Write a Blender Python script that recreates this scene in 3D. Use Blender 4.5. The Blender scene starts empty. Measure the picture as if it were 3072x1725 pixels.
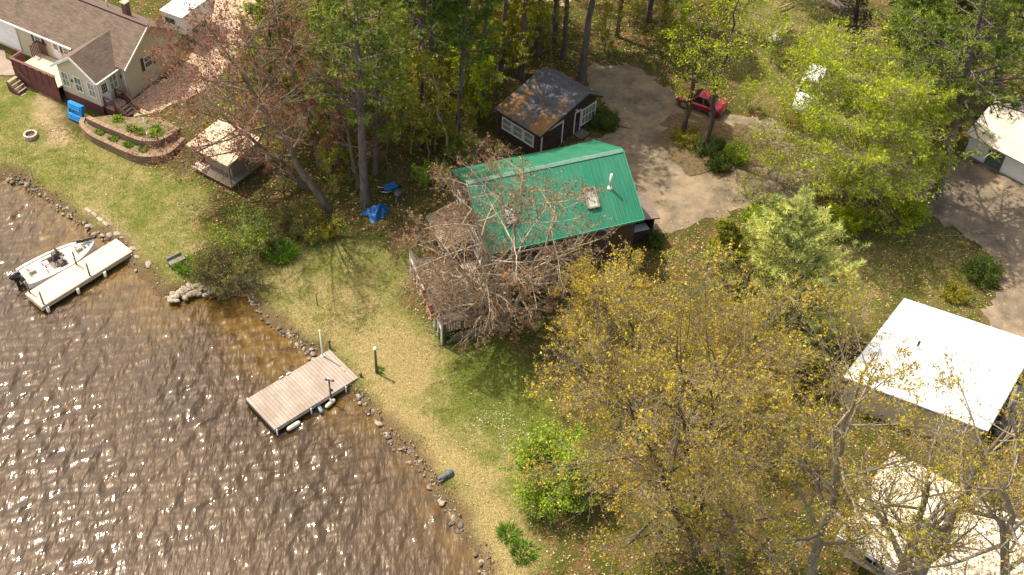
import bpy, bmesh, math, random
import numpy as np
from mathutils import Vector, Matrix, geometry
random.seed(7)
SC = bpy.context.scene
COL = SC.collection
RAD = math.radians

# ------------------------------------------------------------------ camera, sky, sun, exposure
CAM_H = 50.0
FPX, PITCH, ROLL = 3502.5, 0.796677, -0.0567277      # focal length in photo pixels, pitch below the horizon, roll
CXP, CYP = 1536.0, 862.5
_f = np.array([0, math.cos(PITCH), -math.sin(PITCH)])
_r0 = np.array([1.0, 0, 0]); _d0 = np.array([0, -math.sin(PITCH), -math.cos(PITCH)])
_cr, _sr = math.cos(ROLL), math.sin(ROLL)
CX = _cr*_r0 + _sr*_d0
CY = -_sr*_r0 + _cr*_d0
CZ = _f
CPOS = np.array([0, 0, CAM_H])
cam = bpy.data.cameras.new('camera'); camo = bpy.data.objects.new('camera', cam); COL.objects.link(camo)
M = Matrix(((CX[0], -CY[0], -CZ[0], 0), (CX[1], -CY[1], -CZ[1], 0), (CX[2], -CY[2], -CZ[2], CAM_H), (0, 0, 0, 1)))
camo.matrix_world = M
cam.sensor_width = 36.0; cam.lens = 36.0*FPX/3072.0
cam.clip_start = 0.5; cam.clip_end = 3000
SC.camera = camo

SUN_EL, SUN_AZ = 59.0, 148.0                          # azimuth counter-clockwise from +X
w = bpy.data.worlds.new('World'); SC.world = w; w.use_nodes = True
nt = w.node_tree
for n in list(nt.nodes): nt.nodes.remove(n)
wo = nt.nodes.new('ShaderNodeOutputWorld'); bg = nt.nodes.new('ShaderNodeBackground'); sk = nt.nodes.new('ShaderNodeTexSky')
sk.sky_type = 'NISHITA'; sk.sun_disc = False; sk.sun_elevation = RAD(SUN_EL); sk.sun_rotation = RAD(90-SUN_AZ)
sk.air_density = 1.0; sk.dust_density = 3.0; sk.ozone_density = 1.0
bg.inputs['Strength'].default_value = 0.15
wm = nt.nodes.new('ShaderNodeMix'); wm.data_type = 'RGBA'; wm.blend_type = 'MULTIPLY'; wm.inputs[0].default_value = 1.0; wm.inputs[7].default_value = (1.16, 1.0, 0.80, 1)   # bright spring haze and cloud warm the skylight
nt.links.new(sk.outputs[0], wm.inputs[6]); nt.links.new(wm.outputs[2], bg.inputs[0]); nt.links.new(bg.outputs[0], wo.inputs[0])
sl = bpy.data.lights.new('sun', 'SUN'); sl.energy = 2.9; sl.angle = RAD(0.55); sl.color = (1.0, 0.93, 0.80)
so = bpy.data.objects.new('sun', sl); COL.objects.link(so)
sd = Vector((math.cos(RAD(SUN_EL))*math.cos(RAD(SUN_AZ)), math.cos(RAD(SUN_EL))*math.sin(RAD(SUN_AZ)), math.sin(RAD(SUN_EL))))
so.rotation_euler = sd.to_track_quat('Z', 'Y').to_euler(); so.location = sd*120
SC.view_settings.view_transform = 'Standard'; SC.view_settings.look = 'None'
SC.view_settings.exposure = 1.24; SC.view_settings.gamma = 1.0; SC.view_settings.use_curve_mapping = False

# ------------------------------------------------------------------ pixel -> place helpers
def ray(x, y): return (x-CXP)/FPX*CX + (y-CYP)/FPX*CY + CZ
def at(x, y, z=0.0):
    d = ray(x, y); t = (z-CAM_H)/d[2]; return CPOS + t*d
def tip_at(B, x, y):
    """point on the pixel ray in the upright plane through B that faces the camera"""
    d = ray(x, y); t = B[1]/d[1]; return CPOS + t*d
def proj(P):
    v = np.asarray(P, float)-CPOS; return (CXP+FPX*(v@CX)/(v@CZ), CYP+FPX*(v@CY)/(v@CZ))

SHORE_PX = [(-400, 420), (-150, 470), (0, 520), (100, 565), (200, 640), (300, 700), (345, 730), (385, 775), (440, 830), (490, 880), (510, 905), (540, 872), (620, 868),
            (700, 880), (745, 878), (800, 950), (860, 1000), (920, 1045), (975, 1100), (1060, 1180), (1120, 1250), (1200, 1330), (1280, 1420),
            (1340, 1500), (1400, 1600), (1440, 1660), (1465, 1740), (1500, 1900), (1530, 2300)]
_s0 = np.array([at(x, y, 0.15)[:2] for x, y in SHORE_PX]); _rs = np.random.default_rng(3); SHORE = []
for _i in range(len(_s0)-1):                          # a ragged, eroded water line
    _k = max(1, int(np.linalg.norm(_s0[_i+1]-_s0[_i])/0.45)) if 1 < _i < 26 else 1
    for _j in range(_k): SHORE.append(_s0[_i]+(_s0[_i+1]-_s0[_i])*_j/_k+(_rs.normal(size=2)*0.13 if _k > 1 else 0))
SHORE = np.array(SHORE+[_s0[-1]])
LAND = np.vstack([SHORE, [[200, -40], [200, 300], [-200, 300], [-200, 70]]])
LAND = np.vstack([LAND])

def sd_poly(pts, poly):
    """signed distance to a polygon, positive inside"""
    pts = np.asarray(pts, float); n = len(poly); d = np.full(len(pts), 1e9); ins = np.zeros(len(pts), bool)
    for i in range(n):
        a = poly[i]; b = poly[(i+1) % n]; e = b-a; wv = pts-a
        t = np.clip((wv@e)/(e@e+1e-12), 0, 1); q = wv-t[:, None]*e
        d = np.minimum(d, (q*q).sum(1))
        c = ((a[1] > pts[:, 1]) != (b[1] > pts[:, 1]))
        with np.errstate(divide='ignore', invalid='ignore'):
            xi = (b[0]-a[0])*(pts[:, 1]-a[1])/(b[1]-a[1])+a[0]
        ins ^= c & (pts[:, 0] < xi)
    d = np.sqrt(d); return np.where(ins, d, -d)
def smooth(x, a, b):
    t = np.clip((x-a)/(b-a), 0, 1); return t*t*(3-2*t)
def ground_d(d, x, y):
    up = 0.34+2.2*(1-np.exp(-np.maximum(d, 0)/16)) + 0.06*np.sin(x*0.5+1)*np.sin(y*0.43)*smooth(d, 2, 8)
    dn = -0.10+np.minimum(d, 0)*0.16
    return np.where(d > 0.12, up, np.where(d < -0.12, np.maximum(dn, -1.6), dn+(up-dn)*(d+0.12)/0.24))
def ground_z(x, y):
    d = sd_poly(np.array([[x, y]]), LAND); return float(ground_d(d, np.array([x]), np.array([y]))[0])
def G(x, y, dz=0.0):
    z = 1.0
    for _ in range(6):
        P = at(x, y, z); z = ground_z(P[0], P[1])
    P[2] = z+dz; return P
def GW(px): return np.array([G(x, y)[:2] for x, y in px])

# ------------------------------------------------------------------ materials
MATS = {}
def nodes_of(name):
    m = bpy.data.materials.new(name); m.use_nodes = True; t = m.node_tree
    b = t.nodes['Principled BSDF']; MATS[name] = m
    return m, t, b
def N(t, kind, **kw):
    n = t.nodes.new(kind)
    for k, v in kw.items():
        if k in n.inputs: n.inputs[k].default_value = v
        else: setattr(n, k, v)
    return n
def ramp(t, fac, stops, interp='LINEAR'):
    r = t.nodes.new('ShaderNodeValToRGB'); e = r.color_ramp; e.interpolation = interp
    while len(e.elements) < len(stops): e.elements.new(0.5)
    for i, (p, c) in enumerate(stops):
        e.elements[i].position = p; e.elements[i].color = (*c, 1) if len(c) == 3 else c
    t.links.new(fac, r.inputs[0]); return r.outputs[0]
def mixc(t, f, a, b, mode='MIX'):
    m = t.nodes.new('ShaderNodeMix'); m.data_type = 'RGBA'; m.blend_type = mode
    for s, v in ((0, f), (6, a), (7, b)):
        if hasattr(v, 'is_output'): t.links.new(v, m.inputs[s])
        elif s == 0: m.inputs[0].default_value = v
        else: m.inputs[s].default_value = (*v, 1)
    return m.outputs[2]
def objco(t, scale=(1, 1, 1), rot=(0, 0, 0)):
    c = t.nodes.new('ShaderNodeTexCoord'); mp = t.nodes.new('ShaderNodeMapping')
    mp.inputs['Scale'].default_value = scale; mp.inputs['Rotation'].default_value = rot
    t.links.new(c.outputs['Object'], mp.inputs[0]); return mp.outputs[0]
def noise(t, vec, scale, detail=4, rough=0.6, out='Fac'):
    n = N(t, 'ShaderNodeTexNoise', Scale=scale, Detail=detail, Roughness=rough)
    if vec is not None: t.links.new(vec, n.inputs['Vector'])
    return n.outputs[out]
def bump(t, b, h, strength=0.3, dist=0.02):
    n = N(t, 'ShaderNodeBump', Strength=strength, Distance=dist); t.links.new(h, n.inputs['Height']); t.links.new(n.outputs[0], b.inputs['Normal'])
def pm(name, c1, c2=None, scale=3.0, rough=0.7, bmp=0.0, metal=0.0, stretch=(1, 1, 1), lo=0.35, hi=0.65, spec=None):
    """plain painted / weathered surface: two tones by noise"""
    m, t, b = nodes_of(name)
    c2 = c2 or tuple(v*0.75 for v in c1)
    v = objco(t, stretch); f = noise(t, v, scale, 6, 0.65)
    col = ramp(t, f, [(lo, c2), (hi, c1)])
    t.links.new(col, b.inputs['Base Color']); b.inputs['Roughness'].default_value = rough; b.inputs['Metallic'].default_value = metal
    if spec is not None: b.inputs['Specular IOR Level'].default_value = spec
    if bmp: bump(t, b, noise(t, v, scale*4, 5, 0.7), bmp, 0.02)
    return m
def boards(name, c1, c2, width, axis='x', rough=0.75, gap=(0.02, 0.015, 0.01), gapw=0.06, var=0.5, bmp=0.6, stain=None):
    """boards / siding / ribs running across the given object axis, one every `width` metres"""
    m, t, b = nodes_of(name)
    v = objco(t); sep = t.nodes.new('ShaderNodeSeparateXYZ'); t.links.new(v, sep.inputs[0])
    d = N(t, 'ShaderNodeMath', operation='DIVIDE'); d.inputs[1].default_value = width
    t.links.new(sep.outputs['XYZ'.index(axis.upper())], d.inputs[0])
    fl = N(t, 'ShaderNodeMath', operation='FLOOR'); t.links.new(d.outputs[0], fl.inputs[0])
    fr = N(t, 'ShaderNodeMath', operation='FRACT'); t.links.new(d.outputs[0], fr.inputs[0])
    wn = N(t, 'ShaderNodeTexWhiteNoise', noise_dimensions='1D'); t.links.new(fl.outputs[0], wn.inputs['W'])
    st = {'x': (0.25, 1, 1), 'y': (1, 0.25, 1), 'z': (1, 1, 0.25)}[axis]
    grain = noise(t, objco(t, tuple(6/s if s < 1 else 0.8 for s in st)), 2.2, 6, 0.7)
    mx = N(t, 'ShaderNodeMath', operation='MULTIPLY_ADD'); mx.inputs[1].default_value = var
    t.links.new(wn.outputs['Value'], mx.inputs[0]); sc = N(t, 'ShaderNodeMath', operation='MULTIPLY'); sc.inputs[1].default_value = 1.0
    t.links.new(grain, sc.inputs[0]); t.links.new(sc.outputs[0], mx.inputs[2])
    col = ramp(t, mx.outputs[0], [(0.25, c2), (0.95, c1)])
    if stain:
        sf = ramp(t, noise(t, v, 0.9, 5, 0.65), [(0.42, (0, 0, 0)), (0.62, (1, 1, 1))])
        col = mixc(t, sf, col, stain)
    gp = N(t, 'ShaderNodeMath', operation='LESS_THAN'); gp.inputs[1].default_value = gapw; t.links.new(fr.outputs[0], gp.inputs[0])
    col = mixc(t, gp.outputs[0], col, gap)
    t.links.new(col, b.inputs['Base Color']); b.inputs['Roughness'].default_value = rough
    sm = N(t, 'ShaderNodeMath', operation='SUBTRACT'); sm.inputs[0].default_value = 1; t.links.new(gp.outputs[0], sm.inputs[1])
    bump(t, b, sm.outputs[0], bmp, 0.02)
    return m
def shingles(name, c1, c2, c3=None, bw=0.32, bh=0.14, patch=None):
    m, t, b = nodes_of(name)
    v = objco(t)
    br = N(t, 'ShaderNodeTexBrick', Scale=1.0); br.inputs['Brick Width'].default_value = bw; br.inputs['Row Height'].default_value = bh
    br.inputs['Mortar Size'].default_value = 0.008; br.inputs['Color1'].default_value = (*c1, 1); br.inputs['Color2'].default_value = (*c2, 1)
    br.inputs['Mortar'].default_value = (*(x*0.5 for x in c2), 1); br.inputs['Bias'].default_value = -0.2
    t.links.new(v, br.inputs['Vector'])
    f = ramp(t, noise(t, v, 1.1, 8, 0.7), [(0.35, (0.62, 0.62, 0.62)), (0.68, (1.3, 1.3, 1.3))])
    col = mixc(t, 0.85, br.outputs['Color'], f, 'MULTIPLY')
    f2 = ramp(t, noise(t, objco(t, (1, 5, 1)), 1.6, 6, 0.7), [(0.45, (0, 0, 0)), (0.75, (1, 1, 1))])
    if c3: col = mixc(t, f2, col, c3)
    if patch:
        lo, hi, pc, pc2 = patch
        at_ = N(t, 'ShaderNodeAttribute', attribute_name='needles')
        nn = noise(t, v, 1.7, 7, 0.7)
        ad = N(t, 'ShaderNodeMath', operation='ADD'); t.links.new(at_.outputs['Fac'], ad.inputs[0]); t.links.new(nn, ad.inputs[1])
        pf = ramp(t, ad.outputs[0], [(lo, (0, 0, 0)), (hi, (1, 1, 1))])
        pcol = ramp(t, noise(t, v, 9, 6, 0.7), [(0.35, pc2), (0.65, pc)])
        col = mixc(t, pf, col, pcol)
    t.links.new(col, b.inputs['Base Color']); b.inputs['Roughness'].default_value = 0.9
    bump(t, b, br.outputs['Fac'], -0.4, 0.01)
    return m
def foliage(name, stops, trans=0.35, rough=0.6):
    """leaf colours spread over the crown leaf by leaf"""
    m = bpy.data.materials.new(name); m.use_nodes = True; t = m.node_tree; MATS[name] = m
    for n in list(t.nodes): t.nodes.remove(n)
    a = N(t, 'ShaderNodeAttribute', attribute_name='tint')
    col = ramp(t, a.outputs['Fac'], stops)
    df = N(t, 'ShaderNodeBsdfDiffuse'); tr = N(t, 'ShaderNodeBsdfTranslucent'); gl = N(t, 'ShaderNodeBsdfGlossy', Roughness=rough*0.7)
    t.links.new(col, df.inputs[0]); t.links.new(col, tr.inputs[0])
    mx = N(t, 'ShaderNodeMixShader'); mx.inputs[0].default_value = trans; t.links.new(df.outputs[0], mx.inputs[1]); t.links.new(tr.outputs[0], mx.inputs[2])
    m2 = N(t, 'ShaderNodeMixShader'); m2.inputs[0].default_value = 0.012; t.links.new(mx.outputs[0], m2.inputs[1]); t.links.new(gl.outputs[0], m2.inputs[2])
    o = N(t, 'ShaderNodeOutputMaterial'); t.links.new(m2.outputs[0], o.inputs[0])
    return m
def glassy(name, col, rough=0.08):
    m, t, b = nodes_of(name)
    c = ramp(t, noise(t, objco(t), 1.5, 3), [(0.3, tuple(x*0.6 for x in col)), (0.7, col)])
    t.links.new(c, b.inputs['Base Color']); b.inputs['Roughness'].default_value = rough; b.inputs['Specular IOR Level'].default_value = 0.6
    return m

# ------------------------------------------------------------------ objects
def tag(o, label=None, cat=None, group=None, kind=None):
    if label: o['label'] = label
    if cat: o['category'] = cat
    if group: o['group'] = group
    if kind: o['kind'] = kind
    return o
def thing(name, label, cat, loc=(0, 0, 0), rz=0.0, group=None):
    o = bpy.data.objects.new(name, None); COL.objects.link(o); o.empty_display_size = 0.2
    o.location = tuple(loc); o.rotation_euler = (0, 0, rz); return tag(o, label, cat, group)
def copy_tree(o, parent=None):
    c = o.copy(); COL.objects.link(c)
    if parent is not None: c.parent = parent
    for ch in list(o.children): copy_tree(ch, c)
    return c
class MB:
    """collects simple solids, then links them as ONE mesh object"""
    def __init__(s): s.v = []; s.f = []; s.sm = []
    def add(s, vs, fs, sm=False):
        k = len(s.v); s.v += [tuple(map(float, q)) for q in vs]; s.f += [tuple(i+k for i in q) for q in fs]; s.sm += [sm]*len(fs); return s
    def hexa(s, b4, t4):
        return s.add(list(b4)+list(t4), [(3, 2, 1, 0), (4, 5, 6, 7), (0, 1, 5, 4), (1, 2, 6, 5), (2, 3, 7, 6), (3, 0, 4, 7)])
    def box(s, x0, x1, y0, y1, z0, z1):
        return s.hexa([(x0, y0, z0), (x1, y0, z0), (x1, y1, z0), (x0, y1, z0)], [(x0, y0, z1), (x1, y0, z1), (x1, y1, z1), (x0, y1, z1)])
    def prism(s, poly, vec):
        n = len(poly); p = [np.array(q, float) for q in poly]; v = np.array(vec, float)
        return s.add([*p, *[q+v for q in p]], [tuple(range(n))[::-1], tuple(range(n, 2*n))]+[(i, (i+1) % n, n+(i+1) % n, n+i) for i in range(n)])
    def bar(s, a, b, w, h=None, up=(0, 0, 1)):
        """square bar from a to b"""
        h = h or w; a = np.array(a, float); b = np.array(b, float); d = b-a; d /= np.linalg.norm(d)
        u = np.cross(d, up); 
        if np.linalg.norm(u) < 1e-4: u = np.array([1.0, 0, 0])
        u /= np.linalg.norm(u); q = np.cross(u, d)
        c = [u*w/2*i+q*h/2*j for i, j in ((-1, -1), (1, -1), (1, 1), (-1, 1))]
        return s.hexa([a+k for k in c], [b+k for k in c])
    def tube(s, pts, r, n=10, cap=True):
        pts = [np.array(p, float) for p in pts]; rs = r if hasattr(r, '__len__') else [r]*len(pts)
        vs = []; fs = []
        for i, p in enumerate(pts):
            d = pts[min(i+1, len(pts)-1)]-pts[max(i-1, 0)]; d = d/(np.linalg.norm(d)+1e-9)
            u = np.cross(d, (0, 0, 1) if abs(d[2]) < 0.9 else (1, 0, 0)); u /= np.linalg.norm(u); q = np.cross(d, u)
            vs += [p+rs[i]*(math.cos(a)*u+math.sin(a)*q) for a in (2*math.pi*k/n for k in range(n))]
        for i in range(len(pts)-1):
            fs += [(i*n+k, i*n+(k+1) % n, (i+1)*n+(k+1) % n, (i+1)*n+k) for k in range(n)]
        s.add(vs, fs, True)
        if cap: s.f += [tuple(len(s.v)-len(vs)+k for k in range(n))[::-1], tuple(len(s.v)-n+k for k in range(n))]; s.sm += [False, False]
        return s
    def lathe(s, c, prof, n=16):
        vs = []; fs = []
        for r, z in prof: vs += [(c[0]+r*math.cos(2*math.pi*k/n), c[1]+r*math.sin(2*math.pi*k/n), c[2]+z) for k in range(n)]
        for i in range(len(prof)-1): fs += [(i*n+k, i*n+(k+1) % n, (i+1)*n+(k+1) % n, (i+1)*n+k) for k in range(n)]
        return s.add(vs, fs, True)
    def ball(s, c, r, n=10, m=7):
        r = r if hasattr(r, '__len__') else (r, r, r)
        vs = []; fs = []
        for i in range(m+1):
            th = math.pi*i/m
            for k in range(n): vs.append((c[0]+r[0]*math.sin(th)*math.cos(2*math.pi*k/n), c[1]+r[1]*math.sin(th)*math.sin(2*math.pi*k/n), c[2]+r[2]*math.cos(th)))
        for i in range(m): fs += [(i*n+k, (i+1)*n+k, (i+1)*n+(k+1) % n, i*n+(k+1) % n) for k in range(n)]
        return s.add(vs, fs, True)
    def build(s, name, mat, parent=None, bevel=0.0):
        me = bpy.data.meshes.new(name); me.from_pydata(s.v, [], s.f); me.update()
        me.polygons.foreach_set('use_smooth', s.sm)
        if mat: me.materials.append(MATS[mat] if isinstance(mat, str) else mat)
        o = bpy.data.objects.new(name, me); COL.objects.link(o)
        if parent is not None: o.parent = parent
        if bevel:
            bv = o.modifiers.new('bevel', 'BEVEL'); bv.width = bevel; bv.segments = 2; bv.limit_method = 'ANGLE'
        return o
def np_mesh(name, V, F, mat, parent=None, tint=None, smooth_=False, attr='tint'):
    """V (n,3), F (m,k) arrays -> one mesh object"""
    me = bpy.data.meshes.new(name); V = np.ascontiguousarray(V, np.float32); F = np.ascontiguousarray(F, np.int32); m, k = F.shape
    me.vertices.add(len(V)); me.vertices.foreach_set('co', V.ravel())
    me.loops.add(m*k); me.loops.foreach_set('vertex_index', F.ravel())
    me.polygons.add(m); me.polygons.foreach_set('loop_start', np.arange(0, m*k, k, dtype=np.int32)); me.polygons.foreach_set('loop_total', np.full(m, k, np.int32))
    if smooth_: me.polygons.foreach_set('use_smooth', np.ones(m, bool))
    me.update(calc_edges=True)
    if tint is not None:
        a = me.attributes.new(attr, 'FLOAT', 'POINT'); a.data.foreach_set('value', np.ascontiguousarray(tint, np.float32))
    me.materials.append(MATS[mat])
    o = bpy.data.objects.new(name, me); COL.objects.link(o)
    if parent is not None: o.parent = parent
    return o
LAND = np.vstack([SHORE, [[7, 5], [12, -60], [30, -1500], [1500, -1500], [1500, 1500], [-1500, 1500], [-1500, 400], [-120, 90]]])
NATURE = np.random.default_rng(11)

# ------------------------------------------------------------------ ground, lake, drives
def spread(lo, hi, step, far):
    a = np.arange(lo, hi+step/2, step); g = []; d = step
    x = hi
    while x < far: d *= 1.35; x += d; g.append(x)
    l = []; d = step; x = lo
    while x > -far: d *= 1.35; x -= d; l.append(x)
    return np.array(l[::-1]+list(a)+g)
def grid(xs, ys):
    X, Y = np.meshgrid(xs, ys); nx, ny = len(xs), len(ys)
    i = np.arange(ny-1)[:, None]*nx+np.arange(nx-1)[None, :]
    F = np.stack([i, i+1, i+nx+1, i+nx], -1).reshape(-1, 4)
    return X.ravel(), Y.ravel(), F
def value_noise(x, y, s, seed):
    r = np.random.default_rng(seed); k = r.normal(size=(14, 2)); k *= (0.6+0.9*r.random((14, 1)))/np.linalg.norm(k, axis=1, keepdims=True); ph = r.random(14)*6.28
    return np.sin(x[:, None]/s*k[:, 0]+y[:, None]/s*k[:, 1]+ph).sum(1)/3.7

LAWN = GW([(-500, 120), (0, 225), (130, 300), (215, 370), (300, 440), (440, 490), (560, 500), (600, 610), (625, 680), (640, 760), (710, 880), (800, 800), (940, 735), (1100, 715), (1240, 750), (1330, 980), (1450, 1010), (1560, 1060), (1640, 1200),
           (1640, 1500), (1600, 1600), (1560, 1900), (1480, 1900), (1430, 1725), (1380, 1600), (1260, 1420), (1080, 1220), (1000, 1110), (880, 1020), (740, 880), (620, 880), (520, 900), (430, 830), (350, 740), (200, 650), (0, 530), (-500, 380)])
STRAW = GW([(1040, 1000), (1180, 960), (1290, 1020), (1330, 1090), (1240, 1180), (1270, 1300), (1480, 1400), (1560, 1530), (1540, 1800), (1470, 1800), (1330, 1500), (1200, 1340), (1090, 1190)])
STRAW2 = GW([(740, 880), (860, 850), (1000, 850), (1180, 870), (1250, 960), (1100, 1020), (900, 1010), (800, 950)])
SIDE = GW([(2450, 740), (2600, 640), (2780, 650), (2900, 720), (2960, 800), (2930, 900), (3000, 1030), (2700, 900), (2500, 1130), (2430, 1060), (2400, 900)])
MEADOW = GW([(2200, -60), (2600, -60), (2560, 160), (2420, 330), (2240, 300), (2150, 120)])
BARE = [GW([(110, 340), (160, 360), (205, 385), (200, 420), (150, 425), (125, 395)]), GW([(120, 285), (170, 315), (185, 350), (150, 330), (110, 305)]), GW([(545, 730), (610, 750), (630, 790), (590, 790)]),
        GW([(285, 620), (330, 660), (400, 730), (420, 760), (390, 740), (320, 680)])]
DARKLAWN = GW([(1330, 1060), (1500, 1040), (1660, 1120), (1680, 1300), (1540, 1330), (1380, 1230)])

xs = spread(-50, 50, 0.4, 1200); ys = spread(20, 96, 0.4, 1200)
X, Y, F = grid(xs, ys)
d = sd_poly(np.stack([X, Y], 1), LAND)
Z = ground_d(d, X, Y)
P2 = np.stack([X, Y], 1)
nz = value_noise(X, Y, 1.3, 3); nz2 = value_noise(X, Y, 0.5, 5)
lawn = smooth(sd_poly(P2, LAWN)+0.7*nz+0.3*nz2, -0.8, 0.8)
side = smooth(sd_poly(P2, SIDE)+0.5*nz, -1, 1)*0.55; mead = smooth(sd_poly(P2, MEADOW)+nz, -1.5, 1.5)*0.8
litter = 1-np.maximum.reduce([lawn, side, mead])
straw = np.maximum(smooth(sd_poly(P2, STRAW)+0.5*nz+0.3*nz2, -1.0, 0.9), 0.5*smooth(sd_poly(P2, STRAW2)+0.6*nz+0.3*nz2, -0.9, 1.0))
bare = np.maximum.reduce([smooth(sd_poly(P2, b)+0.25*nz2, -0.35, 0.35) for b in BARE])
lush = smooth(sd_poly(P2, DARKLAWN)+0.5*nz, -1.2, 1.2)
grd = np_mesh('ground', np.stack([X, Y, Z], 1), F, None, smooth_=True) if False else None

m, t, b = nodes_of('ground')
v = objco(t)
def attr(t, n): return N(t, 'ShaderNodeAttribute', attribute_name=n).outputs['Fac']
def math2(t, op, a, bb):
    n = N(t, 'ShaderNodeMath', operation=op)
    for i, q in enumerate((a, bb)):
        if hasattr(q, 'is_output'): t.links.new(q, n.inputs[i])
        else: n.inputs[i].default_value = q
    return n.outputs[0]
fine = noise(t, v, 14, 6, 0.75); mid = noise(t, v, 1.1, 7, 0.7); big = noise(t, v, 0.33, 5, 0.6); tuft = noise(t, v, 4.5, 6, 0.72)
green = ramp(t, fine, [(0.34, (0.030, 0.044, 0.008)), (0.5, (0.105, 0.128, 0.022)), (0.68, (0.215, 0.215, 0.055))])
dry = ramp(t, fine, [(0.32, (0.11, 0.085, 0.032)), (0.5, (0.27, 0.215, 0.088)), (0.68, (0.43, 0.36, 0.185))])
dsel = math2(t, 'ADD', math2(t, 'ADD', math2(t, 'MULTIPLY', mid, 1.0), math2(t, 'MULTIPLY', tuft, 0.55)), math2(t, 'MULTIPLY', big, 0.5))
dsel = math2(t, 'ADD', dsel, math2(t, 'MULTIPLY', attr(t, 'straw'), 0.38))
dsel = math2(t, 'SUBTRACT', dsel, math2(t, 'MULTIPLY', attr(t, 'lush'), 0.2))
grass = mixc(t, ramp(t, math2(t, 'MULTIPLY', dsel, 0.7), [(0.62, (0, 0, 0)), (0.90, (1, 1, 1))]), green, dry)
lit = ramp(t, fine, [(0.3, (0.028, 0.017, 0.007)), (0.46, (0.105, 0.062, 0.026)), (0.58, (0.20, 0.125, 0.055)), (0.72, (0.40, 0.28, 0.15))])
moss = ramp(t, fine, [(0.32, (0.02, 0.03, 0.006)), (0.66, (0.10, 0.11, 0.02))])
lit = mixc(t, ramp(t, math2(t, 'ADD', mid, math2(t, 'MULTIPLY', tuft, 0.5)), [(0.70, (1, 1, 1)), (0.86, (0, 0, 0))]), lit, moss)
col = mixc(t, attr(t, 'litter'), grass, lit)
sand = ramp(t, fine, [(0.3, (0.25, 0.17, 0.10)), (0.7, (0.46, 0.35, 0.22))])
bsel = math2(t, 'MULTIPLY', attr(t, 'bare'), ramp(t, tuft, [(0.3, (0.2, 0.2, 0.2)), (0.55, (1, 1, 1))]))
col = mixc(t, bsel, col, sand)
mud = ramp(t, fine, [(0.3, (0.05, 0.032, 0.016)), (0.7, (0.20, 0.14, 0.075))])
col = mixc(t, attr(t, 'bank'), col, mud)
t.links.new(col, b.inputs['Base Color']); b.inputs['Roughness'].default_value = 1.0; b.inputs['Specular IOR Level'].default_value = 0.1
bump(t, b, math2(t, 'ADD', fine, math2(t, 'MULTIPLY', tuft, 1.2)), 0.9, 0.09)
ground = np_mesh('ground', np.stack([X, Y, Z], 1), F, 'ground', smooth_=True); tag(ground, kind='structure')
for n, a_ in (('litter', litter), ('straw', straw), ('bare', bare), ('lush', lush), ('bank', np.maximum(smooth(-d, -0.15, 0.0), smooth(-d+0.22*nz2+0.1*nz, -0.75, -0.15)*0.9))):
    at_ = ground.data.attributes.new(n, 'FLOAT', 'POINT'); at_.data.foreach_set('value', a_.astype(np.float32))

# the lake: real waves running towards the shore, ripples on top
xs = spread(-42, 2, 0.085, 1200); ys = spread(23, 59, 0.085, 1200)
X, Y, F = grid(xs, ys)
rw = np.random.default_rng(5); Z = np.zeros(len(X)); calm = np.ones(len(X))
d = sd_poly(np.stack([X, Y], 1), LAND); off = -d
amp = 0.6+0.4*smooth(off, 0.2, 3); far = smooth(np.maximum(np.abs(X+20)-30, np.abs(Y-40)-25), 40, 0)
for i in range(64):
    lam = 0.28*(6.5 ** rw.random()); th = math.radians(-24)+rw.normal()*0.6; k = 2*math.pi/lam
    a_ = 0.0044*lam*(0.5+rw.random())
    ph = (X*math.cos(th)+Y*math.sin(th))*k+rw.random()*6.28+0.5*np.sin(X*0.31*rw.random()+Y*0.27*rw.random()+i)
    wv = np.sin(ph); Z += a_*(wv+0.28*np.cos(2*ph)*(-1))
Z = Z*amp*far*(0.88+0.34*value_noise(X, Y, 3.2, 31)+0.2*value_noise(X, Y, 1.1, 32))
shal = smooth(off+0.9*value_noise(X, Y, 2.2, 21)+0.35*value_noise(X, Y, 0.9, 22), 4.6, -0.4)*0.9
m, t, b = nodes_of('lake_water'); t.nodes.remove(b)
v = objco(t, (1.0, 0.32, 1), (0, 0, RAD(-22)))
rip = noise(t, v, 4.6, 2, 0.45)
deep = ramp(t, noise(t, objco(t), 0.25, 3), [(0.3, (0.037, 0.022, 0.009)), (0.7, (0.054, 0.033, 0.013))])
amber = ramp(t, noise(t, objco(t), 1.2, 5, 0.65), [(0.35, (0.052, 0.029, 0.006)), (0.68, (0.150, 0.088, 0.016))])
df = N(t, 'ShaderNodeBsdfDiffuse'); gl = N(t, 'ShaderNodeBsdfGlossy', Roughness=0.085); fr = N(t, 'ShaderNodeFresnel', IOR=1.62); bp = N(t, 'ShaderNodeBump', Strength=1.0, Distance=0.06)
t.links.new(rip, bp.inputs['Height']); t.links.new(mixc(t, attr(t, 'shallow'), deep, amber), df.inputs[0])
for n in (gl, fr): t.links.new(bp.outputs[0], n.inputs['Normal'])
mx = N(t, 'ShaderNodeMixShader'); t.links.new(fr.outputs[0], mx.inputs[0]); t.links.new(df.outputs[0], mx.inputs[1]); t.links.new(gl.outputs[0], mx.inputs[2])
t.links.new(mx.outputs[0], t.nodes['Material Output'].inputs[0])
lake = np_mesh('lake', np.stack([X, Y, Z], 1), F, 'lake_water', smooth_=True, tint=shal, attr='shallow'); tag(lake, kind='structure')

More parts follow.
